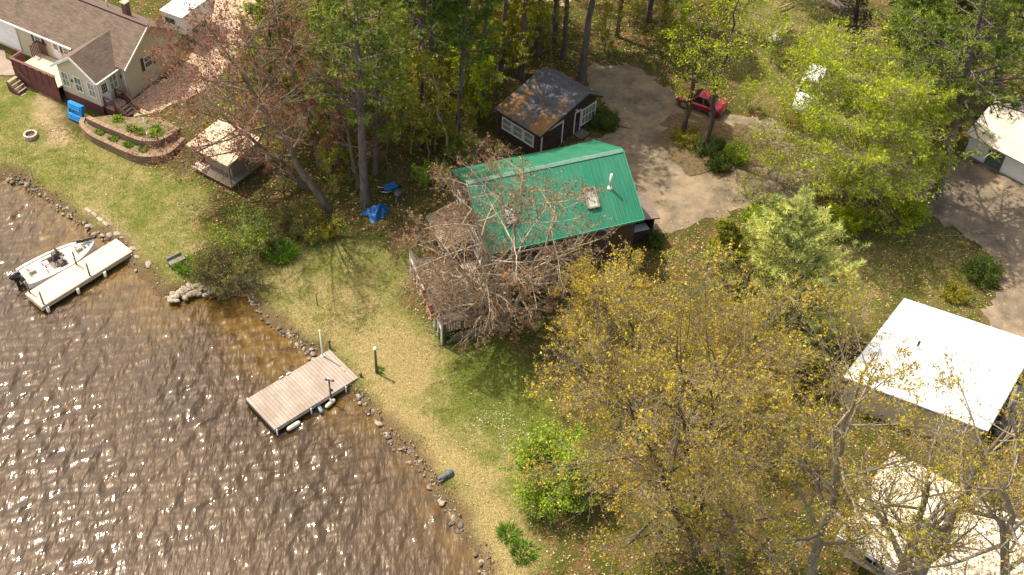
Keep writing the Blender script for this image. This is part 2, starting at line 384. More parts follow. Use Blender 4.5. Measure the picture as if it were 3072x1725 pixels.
def sheet(name, px, mat, dz, step=0.55, jag=0.12, seed=1, kind='structure', raw=None, zoff=None):
    """a sheet lying on the ground inside a pixel outline"""
    poly = GW(px) if raw is None else np.array(raw, float)
    r = np.random.default_rng(seed); out = []
    for i in range(len(poly)):
        a, c = poly[i], poly[(i+1) % len(poly)]; L = np.linalg.norm(c-a); k = max(1, int(L/0.35))
        for j in range(k): out.append(a+(c-a)*j/k+(r.normal(size=2)*jag if jag else 0))
    out = np.array(out)
    lo, hi = out.min(0), out.max(0)
    gx, gy = np.meshgrid(np.arange(lo[0], hi[0], step), np.arange(lo[1], hi[1], step)); q = np.stack([gx.ravel(), gy.ravel()], 1)+r.normal(size=(gx.size, 2))*0.02
    q = q[sd_poly(q, out) > step*0.45]
    allp = [Vector(p) for p in out]+[Vector(p) for p in q]; n = len(out)
    vs, es, fs, *_ = geometry.delaunay_2d_cdt(allp, [(i, (i+1) % n) for i in range(n)], [list(range(n))], 1, 1e-4)
    V = np.array([tuple(p) for p in vs]); z = ground_d(sd_poly(V, LAND), V[:, 0], V[:, 1])+dz
    if zoff is not None: z = np.full(len(V), zoff)
    me = bpy.data.meshes.new(name); me.from_pydata([(p[0], p[1], zz) for p, zz in zip(V, z)], [], [tuple(f) for f in fs]); me.materials.append(MATS[mat])
    me.update()
    if len(me.polygons) and me.polygons[0].normal.z < 0: me.flip_normals()
    me.polygons.foreach_set('use_smooth', [True]*len(me.polygons))
    o = bpy.data.objects.new(name, me); COL.objects.link(o); return tag(o, kind=kind)

m, t, b = nodes_of('asphalt')
v = objco(t)
c = ramp(t, noise(t, v, 0.7, 7, 0.65), [(0.35, (0.098, 0.074, 0.048)), (0.5, (0.168, 0.130, 0.086)), (0.66, (0.26, 0.198, 0.122))])
grit = ramp(t, noise(t, v, 22, 4, 0.7), [(0.35, (0.74, 0.74, 0.74)), (0.65, (1.2, 1.2, 1.2))]); c = mixc(t, 1.0, c, grit, 'MULTIPLY')
vo = N(t, 'ShaderNodeTexVoronoi', feature='DISTANCE_TO_EDGE', Scale=0.28); wob = N(t, 'ShaderNodeVectorMath', operation='ADD'); t.links.new(v, wob.inputs[0])
t.links.new(noise(t, v, 1.4, 3, 0.6, 'Color'), wob.inputs[1]); t.links.new(wob.outputs[0], vo.inputs['Vector'])
c = mixc(t, ramp(t, vo.outputs['Distance'], [(0.0, (0.4, 0.4, 0.4)), (0.010, (0, 0, 0))]), c, (0.30, 0.235, 0.15))
nd = ramp(t, noise(t, v, 2.1, 6, 0.75), [(0.57, (0, 0, 0)), (0.70, (1, 1, 1))])
c = mixc(t, math2(t, 'MULTIPLY', nd, 0.6), c, (0.27, 0.165, 0.065))
t.links.new(c, b.inputs['Base Color']); b.inputs['Roughness'].default_value = 0.95
bump(t, b, noise(t, v, 22, 4, 0.7), 0.4, 0.02)
drive = sheet('driveway', [(1745, 232), (1800, 196), (1890, 196), (1960, 232), (2010, 262), (2120, 330), (2260, 350), (2330, 366), (2480, 430), (2600, 470), (2700, 478), (2790, 450), (2880, 470), (2960, 500), (3072, 575), (3400, 720), (3400, 1200), (3072, 1060), (2990, 1010), (2950, 955), (2975, 890), (3012, 830),
           (2985, 780), (2920, 725), (2860, 690), (2800, 655), (2740, 620), (2600, 590), (2480, 585), (2330, 600), (2210, 630), (2110, 665), (1990, 710), (1930, 705), (1850, 560), (1830, 470), (1700, 440), (1800, 410), (1880, 385), (1850, 350), (1800, 300)], 'asphalt', 0.03, seed=3, jag=0.2)
pm('leafy_soil', (0.15, 0.10, 0.045), (0.055, 0.045, 0.018), 5, 1.0, 0.8)
island = sheet('planted_island', [(1985, 400), (2000, 365), (2050, 345), (2140, 352), (2240, 385), (2310, 420), (2345, 450), (2330, 490), (2240, 520), (2120, 530), (2030, 505), (1985, 450)], 'leafy_soil', 0.07, seed=4, jag=0.25)
pm('pale_gravel', (0.50, 0.36, 0.25), (0.30, 0.21, 0.145), 6, 1.0, 0.6)
gravel = sheet('gravel_path', [(395, 352), (455, 345), (560, 300), (640, 250), (720, 160), (790, 80), (860, -60), (600, -120), (520, 40), (585, 130), (560, 190), (500, 235), (440, 270), (395, 300), (360, 330)], 'pale_gravel', 0.03, seed=6)
pm('grey_road', (0.30, 0.235, 0.185), (0.20, 0.16, 0.125), 2, 1.0, 0.4)
road = sheet('back_road', [(1330, -60), (1560, -60), (1700, -20), (1760, -40), (1700, 20), (1560, 10), (1400, 30), (1330, 0)], 'pale_gravel', 0.03, seed=7)
walk = sheet('paved_walk', [(-300, 30), (0, 150), (40, 200), (38, 232), (0, 226), (-300, 160)], 'grey_road', 0.03, seed=8)

# ------------------------------------------------------------------ buildings
boards('cream_siding', (0.60, 0.52, 0.37), (0.52, 0.44, 0.31), 0.12, 'z', 0.6, (0.28, 0.23, 0.15), 0.12, 0.25, 0.5)
boards('brown_siding', (0.085, 0.055, 0.036), (0.055, 0.036, 0.024), 0.2, 'z', 0.85, (0.02, 0.013, 0.009), 0.1, 0.5, 0.6)
boards('dark_board_siding', (0.050, 0.032, 0.024), (0.030, 0.020, 0.015), 0.22, 'z', 0.85, (0.01, 0.007, 0.005), 0.09, 0.5, 0.6)
shingles('brown_shingles', (0.125, 0.088, 0.064), (0.080, 0.058, 0.044), (0.165, 0.118, 0.080))
shingles('grey_shingles', (0.085, 0.088, 0.098), (0.045, 0.048, 0.056), (0.12, 0.12, 0.12), patch=(0.66, 0.80, (0.30, 0.155, 0.045), (0.14, 0.075, 0.028)))
pm('white_trim', (0.78, 0.76, 0.70), (0.62, 0.59, 0.52), 6, 0.5)
pm('white_door', (0.80, 0.79, 0.76), (0.72, 0.70, 0.67), 3, 0.45)
pm('maroon_stain', (0.145, 0.040, 0.034), (0.095, 0.030, 0.026), 5, 0.7, 0.2, stretch=(4, 4, 0.5))
boards('maroon_boards', (0.150, 0.046, 0.040), (0.105, 0.033, 0.029), 0.14, 'x', 0.75, (0.03, 0.011, 0.01), 0.09, 0.5, 0.5)
boards('deck_tan', (0.62, 0.50, 0.35), (0.48, 0.37, 0.25), 0.14, 'y', 0.8, (0.17, 0.12, 0.08), 0.08, 0.5, 0.5)
boards('step_wood', (0.34, 0.24, 0.17), (0.23, 0.15, 0.11), 0.14, 'y', 0.8, (0.08, 0.05, 0.035), 0.08, 0.5, 0.5)
pm('weathered_wood', (0.30, 0.24, 0.18), (0.18, 0.14, 0.10), 4, 0.85, 0.3, stretch=(1, 1, 0.3))
pm('shutter_brown', (0.085, 0.032, 0.028), (0.06, 0.024, 0.02), 6, 0.6)
glassy('window_glass', (0.10, 0.12, 0.12)); glassy('blind_glass', (0.28, 0.30, 0.22)); glassy('skylight_glass', (0.50, 0.58, 0.55), 0.12); glassy('dark_glass', (0.022, 0.026, 0.028))
pm('brick_stack', (0.26, 0.15, 0.10), (0.14, 0.09, 0.06), 9, 0.9, 0.5)
pm('white_pvc', (0.80, 0.78, 0.72), (0.70, 0.67, 0.60), 5, 0.4)
pm('black_metal', (0.03, 0.03, 0.032), (0.018, 0.018, 0.02), 5, 0.5)
pm('green_trim', (0.035, 0.27, 0.165), (0.028, 0.22, 0.135), 2, 0.45)
pm('dusty_ridge', (0.20, 0.27, 0.22), (0.05, 0.20, 0.13), 5, 0.6, stretch=(0.6, 3, 3))
pm('grey_door', (0.10, 0.125, 0.115), (0.07, 0.09, 0.08), 4, 0.6)
def green_metal():
    m, t, b = nodes_of('green_metal')
    v = objco(t); sep = t.nodes.new('ShaderNodeSeparateXYZ'); t.links.new(v, sep.inputs[0])
    fr = math2(t, 'FRACT', math2(t, 'DIVIDE', sep.outputs[0], 0.24), 0)
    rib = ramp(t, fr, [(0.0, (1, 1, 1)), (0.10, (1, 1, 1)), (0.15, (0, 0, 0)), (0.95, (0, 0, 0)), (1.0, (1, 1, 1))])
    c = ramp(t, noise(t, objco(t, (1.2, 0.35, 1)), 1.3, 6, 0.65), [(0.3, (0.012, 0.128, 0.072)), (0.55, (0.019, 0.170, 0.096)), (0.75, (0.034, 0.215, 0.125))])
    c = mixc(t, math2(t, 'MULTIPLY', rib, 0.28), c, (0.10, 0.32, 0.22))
    dr = ramp(t, noise(t, objco(t, (3.0, 0.25, 1)), 1.6, 6, 0.7), [(0.46, (0, 0, 0)), (0.68, (1, 1, 1))]); c = mixc(t, math2(t, 'MULTIPLY', dr, 0.30), c, (0.13, 0.17, 0.11))
    lt = ramp(t, noise(t, v, 6.5, 5, 0.7), [(0.66, (0, 0, 0)), (0.70, (1, 1, 1))]); c = mixc(t, math2(t, 'MULTIPLY', lt, 0.5), c, (0.16, 0.09, 0.04))
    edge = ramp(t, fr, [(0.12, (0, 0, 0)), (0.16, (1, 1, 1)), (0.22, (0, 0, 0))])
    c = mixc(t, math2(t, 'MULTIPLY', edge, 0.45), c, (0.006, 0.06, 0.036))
    t.links.new(c, b.inputs['Base Color']); b.inputs['Roughness'].default_value = 0.42; b.inputs['Specular IOR Level'].default_value = 0.35
    bump(t, b, rib, 0.6, 0.03)
green_metal()
def rib_metal():
    m, t, b = nodes_of('rusty_ribbed')
    v = objco(t); sep = t.nodes.new('ShaderNodeSeparateXYZ'); t.links.new(v, sep.inputs[0])
    fr = math2(t, 'FRACT', math2(t, 'DIVIDE', sep.outputs[0], 0.16), 0)
    ribm = ramp(t, fr, [(0.0, (0.35, 0.35, 0.35)), (0.25, (1, 1, 1)), (0.6, (1, 1, 1)), (0.9, (0.35, 0.35, 0.35))])
    st = noise(t, objco(t, (0.9, 0.12, 1)), 2.2, 5, 0.6)
    c = ramp(t, st, [(0.3, (0.17, 0.095, 0.055)), (0.5, (0.30, 0.225, 0.15)), (0.7, (0.42, 0.36, 0.28))])
    c = mixc(t, 1.0, c, ribm, 'MULTIPLY')
    t.links.new(c, b.inputs['Base Color']); b.inputs['Roughness'].default_value = 0.6; bump(t, b, ribm, 0.6, 0.03)
rib_metal()
def pale_roof(name, hi, lo, spots):
    m, t, b = nodes_of(name); v = objco(t)
    c = ramp(t, noise(t, v, 0.7, 6, 0.6), [(0.35, lo), (0.6, hi)])
    s = ramp(t, noise(t, v, 3.3, 7, 0.75), [(spots, (0, 0, 0)), (spots+0.08, (1, 1, 1))]); c = mixc(t, math2(t, 'MULTIPLY', s, 0.6), c, (0.34, 0.27, 0.17))
    sep = t.nodes.new('ShaderNodeSeparateXYZ'); t.links.new(v, sep.inputs[0]); sm_ = math2(t, 'LESS_THAN', math2(t, 'FRACT', math2(t, 'DIVIDE', sep.outputs[0], 1.83), 0), 0.018); c = mixc(t, math2(t, 'MULTIPLY', sm_, 0.5), c, (0.42, 0.39, 0.33))
    gr = ramp(t, noise(t, objco(t, (1, 0.3, 1)), 1.9, 7, 0.75), [(0.5, (0, 0, 0)), (0.75, (1, 1, 1))]); c = mixc(t, math2(t, 'MULTIPLY', gr, 0.45), c, (0.50, 0.45, 0.36))
    t.links.new(c, b.inputs['Base Color']); b.inputs['Roughness'].default_value = 0.6
pale_roof('white_membrane', (0.86, 0.85, 0.83), (0.78, 0.77, 0.74), 0.72)
pale_roof('aged_white_roof', (0.66, 0.59, 0.47), (0.50, 0.43, 0.32), 0.56)
pale_roof('dusty_roof', (0.62, 0.54, 0.42), (0.46, 0.38, 0.28), 0.55)

def window(parent, plane, a, z, w_, h, glass='window_glass', frame='white_trim', side=-1, bars=(1, 1), fw=0.07, proud=0.05, name='window'):
    """framed window on a wall; plane 'x' = wall runs along local x at y=a[1]; 'y' = along local y at x=a[0]; a = lower centre"""
    f = MB(); x0, y0 = a; hw = w_/2
    def bx(m, l0, l1, z0, z1, p0, p1):
        if plane == 'x': m.box(x0+l0, x0+l1, min(y0+side*p0, y0+side*p1), max(y0+side*p0, y0+side*p1), z0, z1)
        else: m.box(min(x0+side*p0, x0+side*p1), max(x0+side*p0, x0+side*p1), y0+l0, y0+l1, z0, z1)
    bx(f, -hw, -hw+fw, z, z+h, -0.03, proud); bx(f, hw-fw, hw, z, z+h, -0.03, proud)
    bx(f, -hw+fw, hw-fw, z, z+fw, -0.03, proud); bx(f, -hw+fw, hw-fw, z+h-fw, z+h, -0.03, proud)
    for i in range(1, bars[0]+1):
        q = -hw+fw+(w_-2*fw)*i/(bars[0]+1); bx(f, q-0.018, q+0.018, z+fw, z+h-fw, 0.0, proud*0.8)
    for i in range(1, bars[1]+1):
        q = z+fw+(h-2*fw)*i/(bars[1]+1); bx(f, -hw+fw, hw-fw, q-0.02, q+0.02, 0.0, proud*0.7)
    o = f.build(name, frame, parent)
    g = MB(); bx(g, -hw+fw*0.9, hw-fw*0.9, z+fw*0.9, z+h-fw*0.9, -0.02, 0.012); g.build('pane', glass, o)
    return o
def slab(mb, quad, th):
    """roof slab: top quad (counter-clockwise seen from above), thickness downwards"""
    mb.hexa([(p[0], p[1], p[2]-th) for p in quad], quad); return mb
def frame_xy(o, rz): return (o[0], o[1]), RAD(rz)
def roof_obj(quad, th, mat, parent, name='roof', attr_fn=None):
    """a roof plane whose own x runs along the eave and y up the slope, so its pattern follows the slope; quad = eave0, eave1, ridge1, ridge0"""
    q = [np.array(p, float) for p in quad]; ex = q[1]-q[0]; ex /= np.linalg.norm(ex); nz_ = np.cross(ex, q[3]-q[0]); nz_ /= np.linalg.norm(nz_); ey = np.cross(nz_, ex)
    loc = [((p-q[0])@ex, (p-q[0])@ey, 0.0) for p in q]
    me = bpy.data.meshes.new(name); nx, ny = 24, 16; vs = []; fs = []
    L = [np.array(p) for p in loc]
    for j in range(ny+1):
        for i in range(nx+1):
            a = L[0]+(L[1]-L[0])*i/nx; c = L[3]+(L[2]-L[3])*i/nx; vs.append(a+(c-a)*j/ny)
    n1 = len(vs); k = nx+1
    for j in range(ny):
        for i in range(nx): fs.append((j*k+i, j*k+i+1, (j+1)*k+i+1, (j+1)*k+i))
    vs += [p-np.array([0, 0, th]) for p in L]; B = n1
    rim = [0, nx, ny*k+nx, ny*k]
    fs += [(B+3, B+2, B+1, B)]
    e0 = list(range(0, nx+1)); e1 = [j*k+nx for j in range(ny+1)]; e2 = [ny*k+i for i in range(nx, -1, -1)]; e3 = [j*k for j in range(ny, -1, -1)]
    for e, (b0, b1) in zip((e0, e1, e2, e3), ((B, B+1), (B+1, B+2), (B+2, B+3), (B+3, B))): fs.append(tuple([b0, b1]+e[::-1]))
    me.from_pydata([tuple(map(float, p)) for p in vs], [], fs); me.materials.append(MATS[mat]); me.update()
    if attr_fn:
        a_ = me.attributes.new('needles', 'FLOAT', 'POINT'); a_.data.foreach_set('value', np.array([attr_fn(p[0], p[1]) for p in vs], np.float32))
    o = bpy.data.objects.new(name, me); COL.objects.link(o); o.parent = parent
    mw = Matrix(((ex[0], ey[0], nz_[0], q[0][0]), (ex[1], ey[1], nz_[1], q[0][1]), (ex[2], ey[2], nz_[2], q[0][2]), (0, 0, 0, 1)))
    o.matrix_local = mw
    return o

# ---- cream ranch house with sunroom
GZ = 1.12
ranch = thing('ranch_house', 'long cream sided house with brown shingle roof and gabled sunroom on the lawn', 'house', (-27.85, 61.75, GZ), RAD(-27))
g = -GZ
m_ = MB(); m_.box(-15.5, 0.55, 2.05, 6.95, 0.0-0.3, 3.9+g); m_.prism([(0.55, 2.05, 3.9+g), (0.55, 6.95, 3.9+g), (0.55, 4.5, 5.75+g)], (-16.05, 0, 0)); m_.build('wall', 'cream_siding', ranch)
m_ = MB(); m_.box(-3.45, 0.0, 0.0, 2.04, 1.8+g, 3.95+g); m_.prism([(-3.45, 0.0, 3.95+g), (0.0, 0.0, 3.95+g), (-1.72, 0.0, 5.12+g)], (0, 2.04, 0)); m_.build('sunroom_wall', 'cream_siding', ranch)
roof_obj([(-16, 1.75, 3.98+g), (0.85, 1.75, 3.98+g), (0.85, 4.5, 5.92+g), (-16, 4.5, 5.92+g)], 0.1, 'brown_shingles', ranch)
roof_obj([(0.85, 7.25, 3.98+g), (-16, 7.25, 3.98+g), (-16, 4.5, 5.92+g), (0.85, 4.5, 5.92+g)], 0.1, 'brown_shingles', ranch)
m_ = MB(); m_.bar((-16, 4.5, 5.95+g), (0.85, 4.5, 5.95+g), 0.2, 0.05); m_.build('ridge_cap', 'shutter_brown', ranch)
roof_obj([(0.2, -0.25, 3.86+g), (0.2, 2.2, 3.86+g), (-1.72, 3.75, 5.24+g), (-1.72, -0.25, 5.24+g)], 0.07, 'brown_shingles', ranch, 'sunroom_roof')
roof_obj([(-3.75, 1.9, 3.86+g), (-3.75, -0.25, 3.86+g), (-1.72, -0.25, 5.24+g), (-1.72, 3.75, 5.24+g)], 0.07, 'brown_shingles', ranch, 'sunroom_roof')
m_ = MB(); m_.bar((-3.75, -0.28, 3.80+g), (-1.72, -0.28, 5.18+g), 0.05, 0.16); m_.bar((0.2, -0.28, 3.80+g), (-1.72, -0.28, 5.18+g), 0.05, 0.16)
m_.bar((0.24, -0.25, 3.80+g), (0.24, 2.2, 3.80+g), 0.1, 0.1); m_.bar((0.88, 1.75, 3.93+g), (0.88, 4.5, 5.86+g), 0.05, 0.14); m_.build('fascia', 'white_trim', ranch)
m_ = MB(); m_.bar((-16, 1.70, 3.93+g), (-3.8, 1.70, 3.93+g), 0.1, 0.1); m_.tube([(0.42, 1.98, 3.9+g), (0.42, 1.98, 1.3+g)], 0.045, 8); m_.build('gutter', 'white_trim', ranch)
m_ = MB(); m_.box(-3.43, 0.02, -0.02, 1.9, -0.3, 1.8+g); m_.build('skirting', 'maroon_boards', ranch)
for u, b_ in ((-2.92, 'blind_glass'), (-1.78, 'window_glass'), (-0.62, 'blind_glass')): window(ranch, 'x', (u, 0.0), 2.3+g, 0.68, 1.22, b_)
window(ranch, 'y', (0.0, 1.33), 2.45+g, 0.74, 1.15, 'blind_glass', side=1)
def door(parent, plane, a, z, w_, h, mat='white_door', side=-1, glass=True, trim='white_trim', gl='dark_glass'):
    f = MB(); x0, y0 = a; hw = w_/2
    def bx(m, l0, l1, z0, z1, p0, p1):
        if plane == 'x': m.box(x0+l0, x0+l1, min(y0+side*p0, y0+side*p1), max(y0+side*p0, y0+side*p1), z0, z1)
        else: m.box(min(x0+side*p0, x0+side*p1), max(x0+side*p0, x0+side*p1), y0+l0, y0+l1, z0, z1)
    bx(f, -hw, hw, z, z+h, -0.02, 0.03); o = f.build('door', mat, parent)
    f = MB(); bx(f, -hw-0.08, -hw, z, z+h+0.08, -0.02, 0.05); bx(f, hw, hw+0.08, z, z+h+0.08, -0.02, 0.05); bx(f, -hw, hw, z+h, z+h+0.08, -0.02, 0.05); f.build('frame', trim, o)
    if glass:
        f = MB()
        for i in range(3):
            for j in range(3): bx(f, -hw*0.66+i*hw*0.46, -hw*0.66+i*hw*0.46+hw*0.38, z+h*0.52+j*h*0.14, z+h*0.52+j*h*0.14+h*0.12, 0.0, 0.036)
        f.build('pane', gl, o)
    f = MB(); bx(f, hw*0.72, hw*0.84, z+h*0.44, z+h*0.47, 0.03, 0.09); f.build('handle', 'black_metal', o)
    return o
door(ranch, 'y', (0.0, 0.48), 1.83+g, 0.66, 1.65, side=1)
door(ranch, 'x', (-5.72, 2.05), 2.27+g, 0.62, 1.5)
for u in (-7.35, -4.75):
    window(ranch, 'x', (u, 2.05), 2.95+g, 0.66, 0.78, bars=(0, 2))
    for s in (-1, 1):
        m_ = MB(); m_.box(u+s*0.47-0.12, u+s*0.47+0.12, 2.01, 2.06, 2.93+g, 3.75+g); m_.build('shutter', 'shutter_brown', ranch)
window(ranch, 'y', (0.55, 4.15), 2.75+g, 0.8, 0.95, side=1, bars=(0, 1))
for s in (-1, 1):
    m_ = MB(); m_.box(0.53, 0.60, 4.15+s*0.53-0.12, 4.15+s*0.53+0.12, 2.73+g, 3.72+g); m_.build('shutter', 'shutter_brown', ranch)
window(ranch, 'y', (0.55, 4.3), 1.28+g, 0.66, 0.34, side=1, bars=(1, 0), name='basement_window', glass='dark_glass')
m_ = MB(); m_.box(-15.3, -9.35, 1.97, 2.06, 1.62+g, 3.62+g); gd = m_.build('garage_door', 'white_door', ranch)
m_ = MB()
for i in range(1, 4): m_.box(-15.3, -9.35, 1.955, 1.972, 1.62+g+i*0.5-0.012, 1.62+g+i*0.5+0.012)
m_.build('panel_seam', 'white_trim', gd)
m_ = MB(); m_.box(-2.35, -1.95, 5.45, 5.85, 4.6+g, 6.05+g); ch = m_.build('chimney', 'brick_stack', ranch)
m_ = MB(); m_.box(-2.40, -1.90, 5.40, 5.90, 6.05+g, 6.13+g); m_.build('chimney_cap', 'pale_gravel', ch)
m_ = MB(); m_.tube([(-4.0, 5.75, 4.9+g), (-4.0, 5.75, 5.75+g)], 0.055, 8); m_.build('vent_pipe', 'white_pvc', ranch)
m_ = MB(); m_.box(-0.0, 0.1, 1.98, 2.04, 2.9+g, 3.15+g); m_.build('wall_lamp', 'black_metal', ranch)
m_ = MB(); m_.box(-2.42, -2.3, -0.05, 0.0, 2.9+g, 3.1+g); m_.build('wall_lamp', 'black_metal', ranch)

# ---- maroon deck
deck = thing('wooden_deck', 'maroon railed wooden deck with pale floor along the cream house front', 'deck', (-27.85, 61.75, GZ), RAD(-27))
m_ = MB(); m_.box(-7.45, -3.50, -0.38, 2.0, 2.12+g, 2.2+g); m_.build('floor', 'deck_tan', deck)
m_ = MB(); m_.box(-7.45, -3.46, -0.42, -0.36, -0.3, 2.16+g); m_.box(-7.47, -7.41, -0.36, 2.0, -0.3, 2.16+g); m_.build('skirting', 'maroon_boards', deck)
m_ = MB()
for i in range(7):
    u = -7.4+i*0.64; m_.box(u-0.045, u+0.045, -0.46, -0.37, 2.0+g, 3.12+g)
    if i < 6: m_.box(u+0.05, u+0.59, -0.43, -0.40, 2.28+g, 3.0+g)
m_.box(-7.5, -3.47, -0.50, -0.33, 3.12+g, 3.17+g); m_.box(-7.5, -3.47, -0.45, -0.38, 2.18+g, 2.27+g)
m_.box(-7.5, -7.36, -0.33, 0.62, 3.121+g, 3.171+g); m_.box(-7.46, -7.42, -0.33, 0.58, 2.28+g, 3.0+g); m_.build('railing', 'maroon_stain', deck)
m_ = MB(); m_.box(-7.5, -7.36, 1.25, 2.0, 3.12+g, 3.17+g)
for i in range(6): m_.box(-7.45, -7.41, 1.28+i*0.13, 1.33+i*0.13, 2.2+g, 3.12+g)
m_.box(-7.36, -6.55, 1.9, 2.0, 3.12+g, 3.17+g)
for i in range(5): m_.box(-7.3+i*0.15, -7.25+i*0.15, 1.93, 1.97, 2.2+g, 3.12+g)
m_.build('gate_railing', 'maroon_stain', deck)
def stairs(parent, x0, x1, y0, y1, z0, z1, n, along='x', mat='step_wood', name='step'):
    """n treads from (x0, z0) down to (x1, z1)"""
    for i in range(n):
        a = i/n; c = (i+1)/n; zt = z0+(z1-z0)*(i+0.6)/n; m = MB()
        if along == 'x': X0, X1 = sorted((x0+(x1-x0)*a, x0+(x1-x0)*c)); m.box(X0-0.02, X1+0.02, y0, y1, zt-0.06, zt)
        else: Y0, Y1 = sorted((y0+(y1-y0)*a, y0+(y1-y0)*c)); m.box(x0, x1, Y0-0.02, Y1+0.02, zt-0.06, zt)
        m.build(name, mat, parent)
st = thing('deck_stairs', 'short flight of worn wooden steps at the left end of the maroon deck', 'stairs', (-27.85, 61.75, GZ), RAD(-27))
stairs(st, -7.25, -6.15, -1.4, -0.62, 2.0+g, 1.02+g, 5)
m_ = MB(); m_.prism([(-7.25, -1.44, 1.9+g), (-6.1, -1.44, 0.9+g), (-7.25, -1.44, 0.9+g)], (0, 0.04, 0)); m_.prism([(-7.25, -0.62, 1.9+g), (-6.1, -0.62, 0.9+g), (-7.25, -0.62, 0.9+g)], (0, 0.04, 0)); m_.build('stringer', 'maroon_stain', st)
m_ = MB(); m_.bar((-7.3, -0.58, 2.75+g), (-6.0, -0.58, 1.75+g), 0.05); m_.build('handrail', 'maroon_stain', st)
po = thing('porch_stairs', 'wooden porch landing and steps with maroon rails below the sunroom door', 'stairs', (-27.85, 61.75, GZ), RAD(-27))
m_ = MB(); m_.box(0.03, 1.0, 0.1, 1.3, 1.72+g, 1.8+g); m_.build('landing', 'step_wood', po)
stairs(po, 1.0, 2.05, 0.22, 1.18, 1.78+g, 1.0+g, 5)
for y in (0.14, 1.22):
    m_ = MB(); m_.bar((0.1, y, 2.55+g), (1.0, y, 2.55+g), 0.08, 0.05); m_.bar((1.0, y, 2.55+g), (2.0, y, 1.8+g), 0.08, 0.05)
    for u, z in ((0.1, 2.5), (0.98, 2.5), (1.98, 1.78)): m_.box(u-0.045, u+0.045, y-0.045, y+0.045, -0.3, z+g)
    m_.bar((0.1, y, 2.15+g), (1.0, y, 2.15+g), 0.04, 0.12); m_.bar((1.0, y, 2.15+g), (2.0, y, 1.42+g), 0.04, 0.12); m_.bar((1.0, y, 1.6+g), (2.05, y, 0.9+g), 0.05, 0.2)
    m_.build('railing', 'maroon_stain', po)
m_ = MB(); m_.box(0.05, 0.98, 0.12, 0.16, -0.3, 1.72+g); m_.build('skirting', 'maroon_boards', po)

# ---- green roofed house
GZ = 1.45; g = -GZ; GO = (-1.1, 46.11)
green = thing('green_roofed_house', 'dark brown house with a green metal gable roof in the middle of the trees', 'house', (*GO, GZ), RAD(22.5))
m_ = MB(); m_.box(-0.1, 8.75, 0.3, 7.1, -0.6, 5.6+g); m_.prism([(-0.1, 0.3, 5.6+g), (-0.1, 7.1, 5.6+g), (-0.1, 3.6, 7.6+g)], (8.85, 0, 0)); m_.build('wall', 'brown_siding', green)
roof_obj([(-0.4, -0.02, 5.5+g), (9.05, -0.02, 5.5+g), (9.05, 3.58, 7.75+g), (-0.4, 3.58, 7.75+g)], 0.1, 'green_metal', green)
roof_obj([(9.05, 7.45, 5.45+g), (-0.1, 7.45, 5.45+g), (-0.4, 3.58, 7.75+g), (9.05, 3.58, 7.75+g)], 0.1, 'green_metal', green)
m_ = MB(); m_.prism([(-0.42, 3.42, 7.70+g), (-0.42, 3.58, 7.80+g), (-0.42, 3.74, 7.70+g), (-0.42, 3.58, 7.72+g)], (9.5, 0, 0)); m_.build('ridge_cap', 'dusty_ridge', green)
m_ = MB(); m_.bar((-0.42, -0.04, 5.46+g), (-0.42, 3.58, 7.72+g), 0.05, 0.2); m_.bar((9.07, -0.04, 5.46+g), (9.07, 3.58, 7.72+g), 0.05, 0.2); m_.bar((9.07, 7.45, 5.42+g), (9.07, 3.58, 7.72+g), 0.05, 0.2)
m_.bar((-0.42, -0.05, 5.44+g), (9.07, -0.05, 5.44+g), 0.04, 0.14); m_.build('fascia', 'green_trim', green)
SL = (7.75-5.5)/3.6
def on_roof(u, v, lift=0.0): return np.array([u, v, 5.5+g+SL*(v+0.02)+lift*0.85])
for u0, u1, v0, v1 in ((6.02, 6.66, 1.02, 1.98), (1.15, 1.75, 1.15, 2.0)):
    m_ = MB()
    for a, c in (((u0, v0), (u1, v0)), ((u1, v0), (u1, v1)), ((u1, v1), (u0, v1)), ((u0, v1), (u0, v0))): m_.bar(on_roof(*a, 0.08), on_roof(*c, 0.08), 0.09, 0.22, (0, -0.53, 0.85))
    s_ = m_.build('skylight', 'weathered_wood', green)
    m_ = MB(); m_.hexa([on_roof(u0, v0, 0.0), on_roof(u1, v0, 0.0), on_roof(u1, v1, 0.0), on_roof(u0, v1, 0.0)], [on_roof(u0, v0, 0.12), on_roof(u1, v0, 0.12), on_roof(u1, v1, 0.12), on_roof(u0, v1, 0.12)]); m_.build('pane', 'skylight_glass', s_)
m_ = MB(); p = on_roof(7.62, 1.85); m_.tube([p, p+[0, 0, 1.0]], 0.07, 10); m_.tube([p-[0, 0, 0.1], p+[0, 0, 0.1]], [0.2, 0.1], 10); m_.build('vent_pipe', 'white_pvc', green)
window(green, 'x', (4.95, 0.3), 4.0+g, 0.72, 0.85, bars=(0, 1)); window(green, 'x', (5.75, 0.3), 1.95+g, 0.8, 0.95, bars=(0, 1)); window(green, 'x', (3.6, 0.3), 1.95+g, 0.8, 0.95, bars=(0, 1)); window(green, 'x', (2.0, 0.3), 4.0+g, 0.72, 0.85, bars=(0, 1))
window(green, 'y', (-0.1, 4.75), 4.1+g, 0.6, 1.15, bars=(0, 1), proud=0.06); window(green, 'y', (-0.1, 5.6), 4.1+g, 0.6, 1.15, bars=(0, 1), proud=0.06)
window(green, 'y', (-0.1, 2.45), 3.05+g, 1.85, 1.6, bars=(1, 0), glass='dark_glass', proud=0.07)
m_ = MB(); m_.box(9.02, 9.09, 0.2, 0.32, 5.3+g, 5.45+g); m_.build('eave_end', 'white_trim', green)
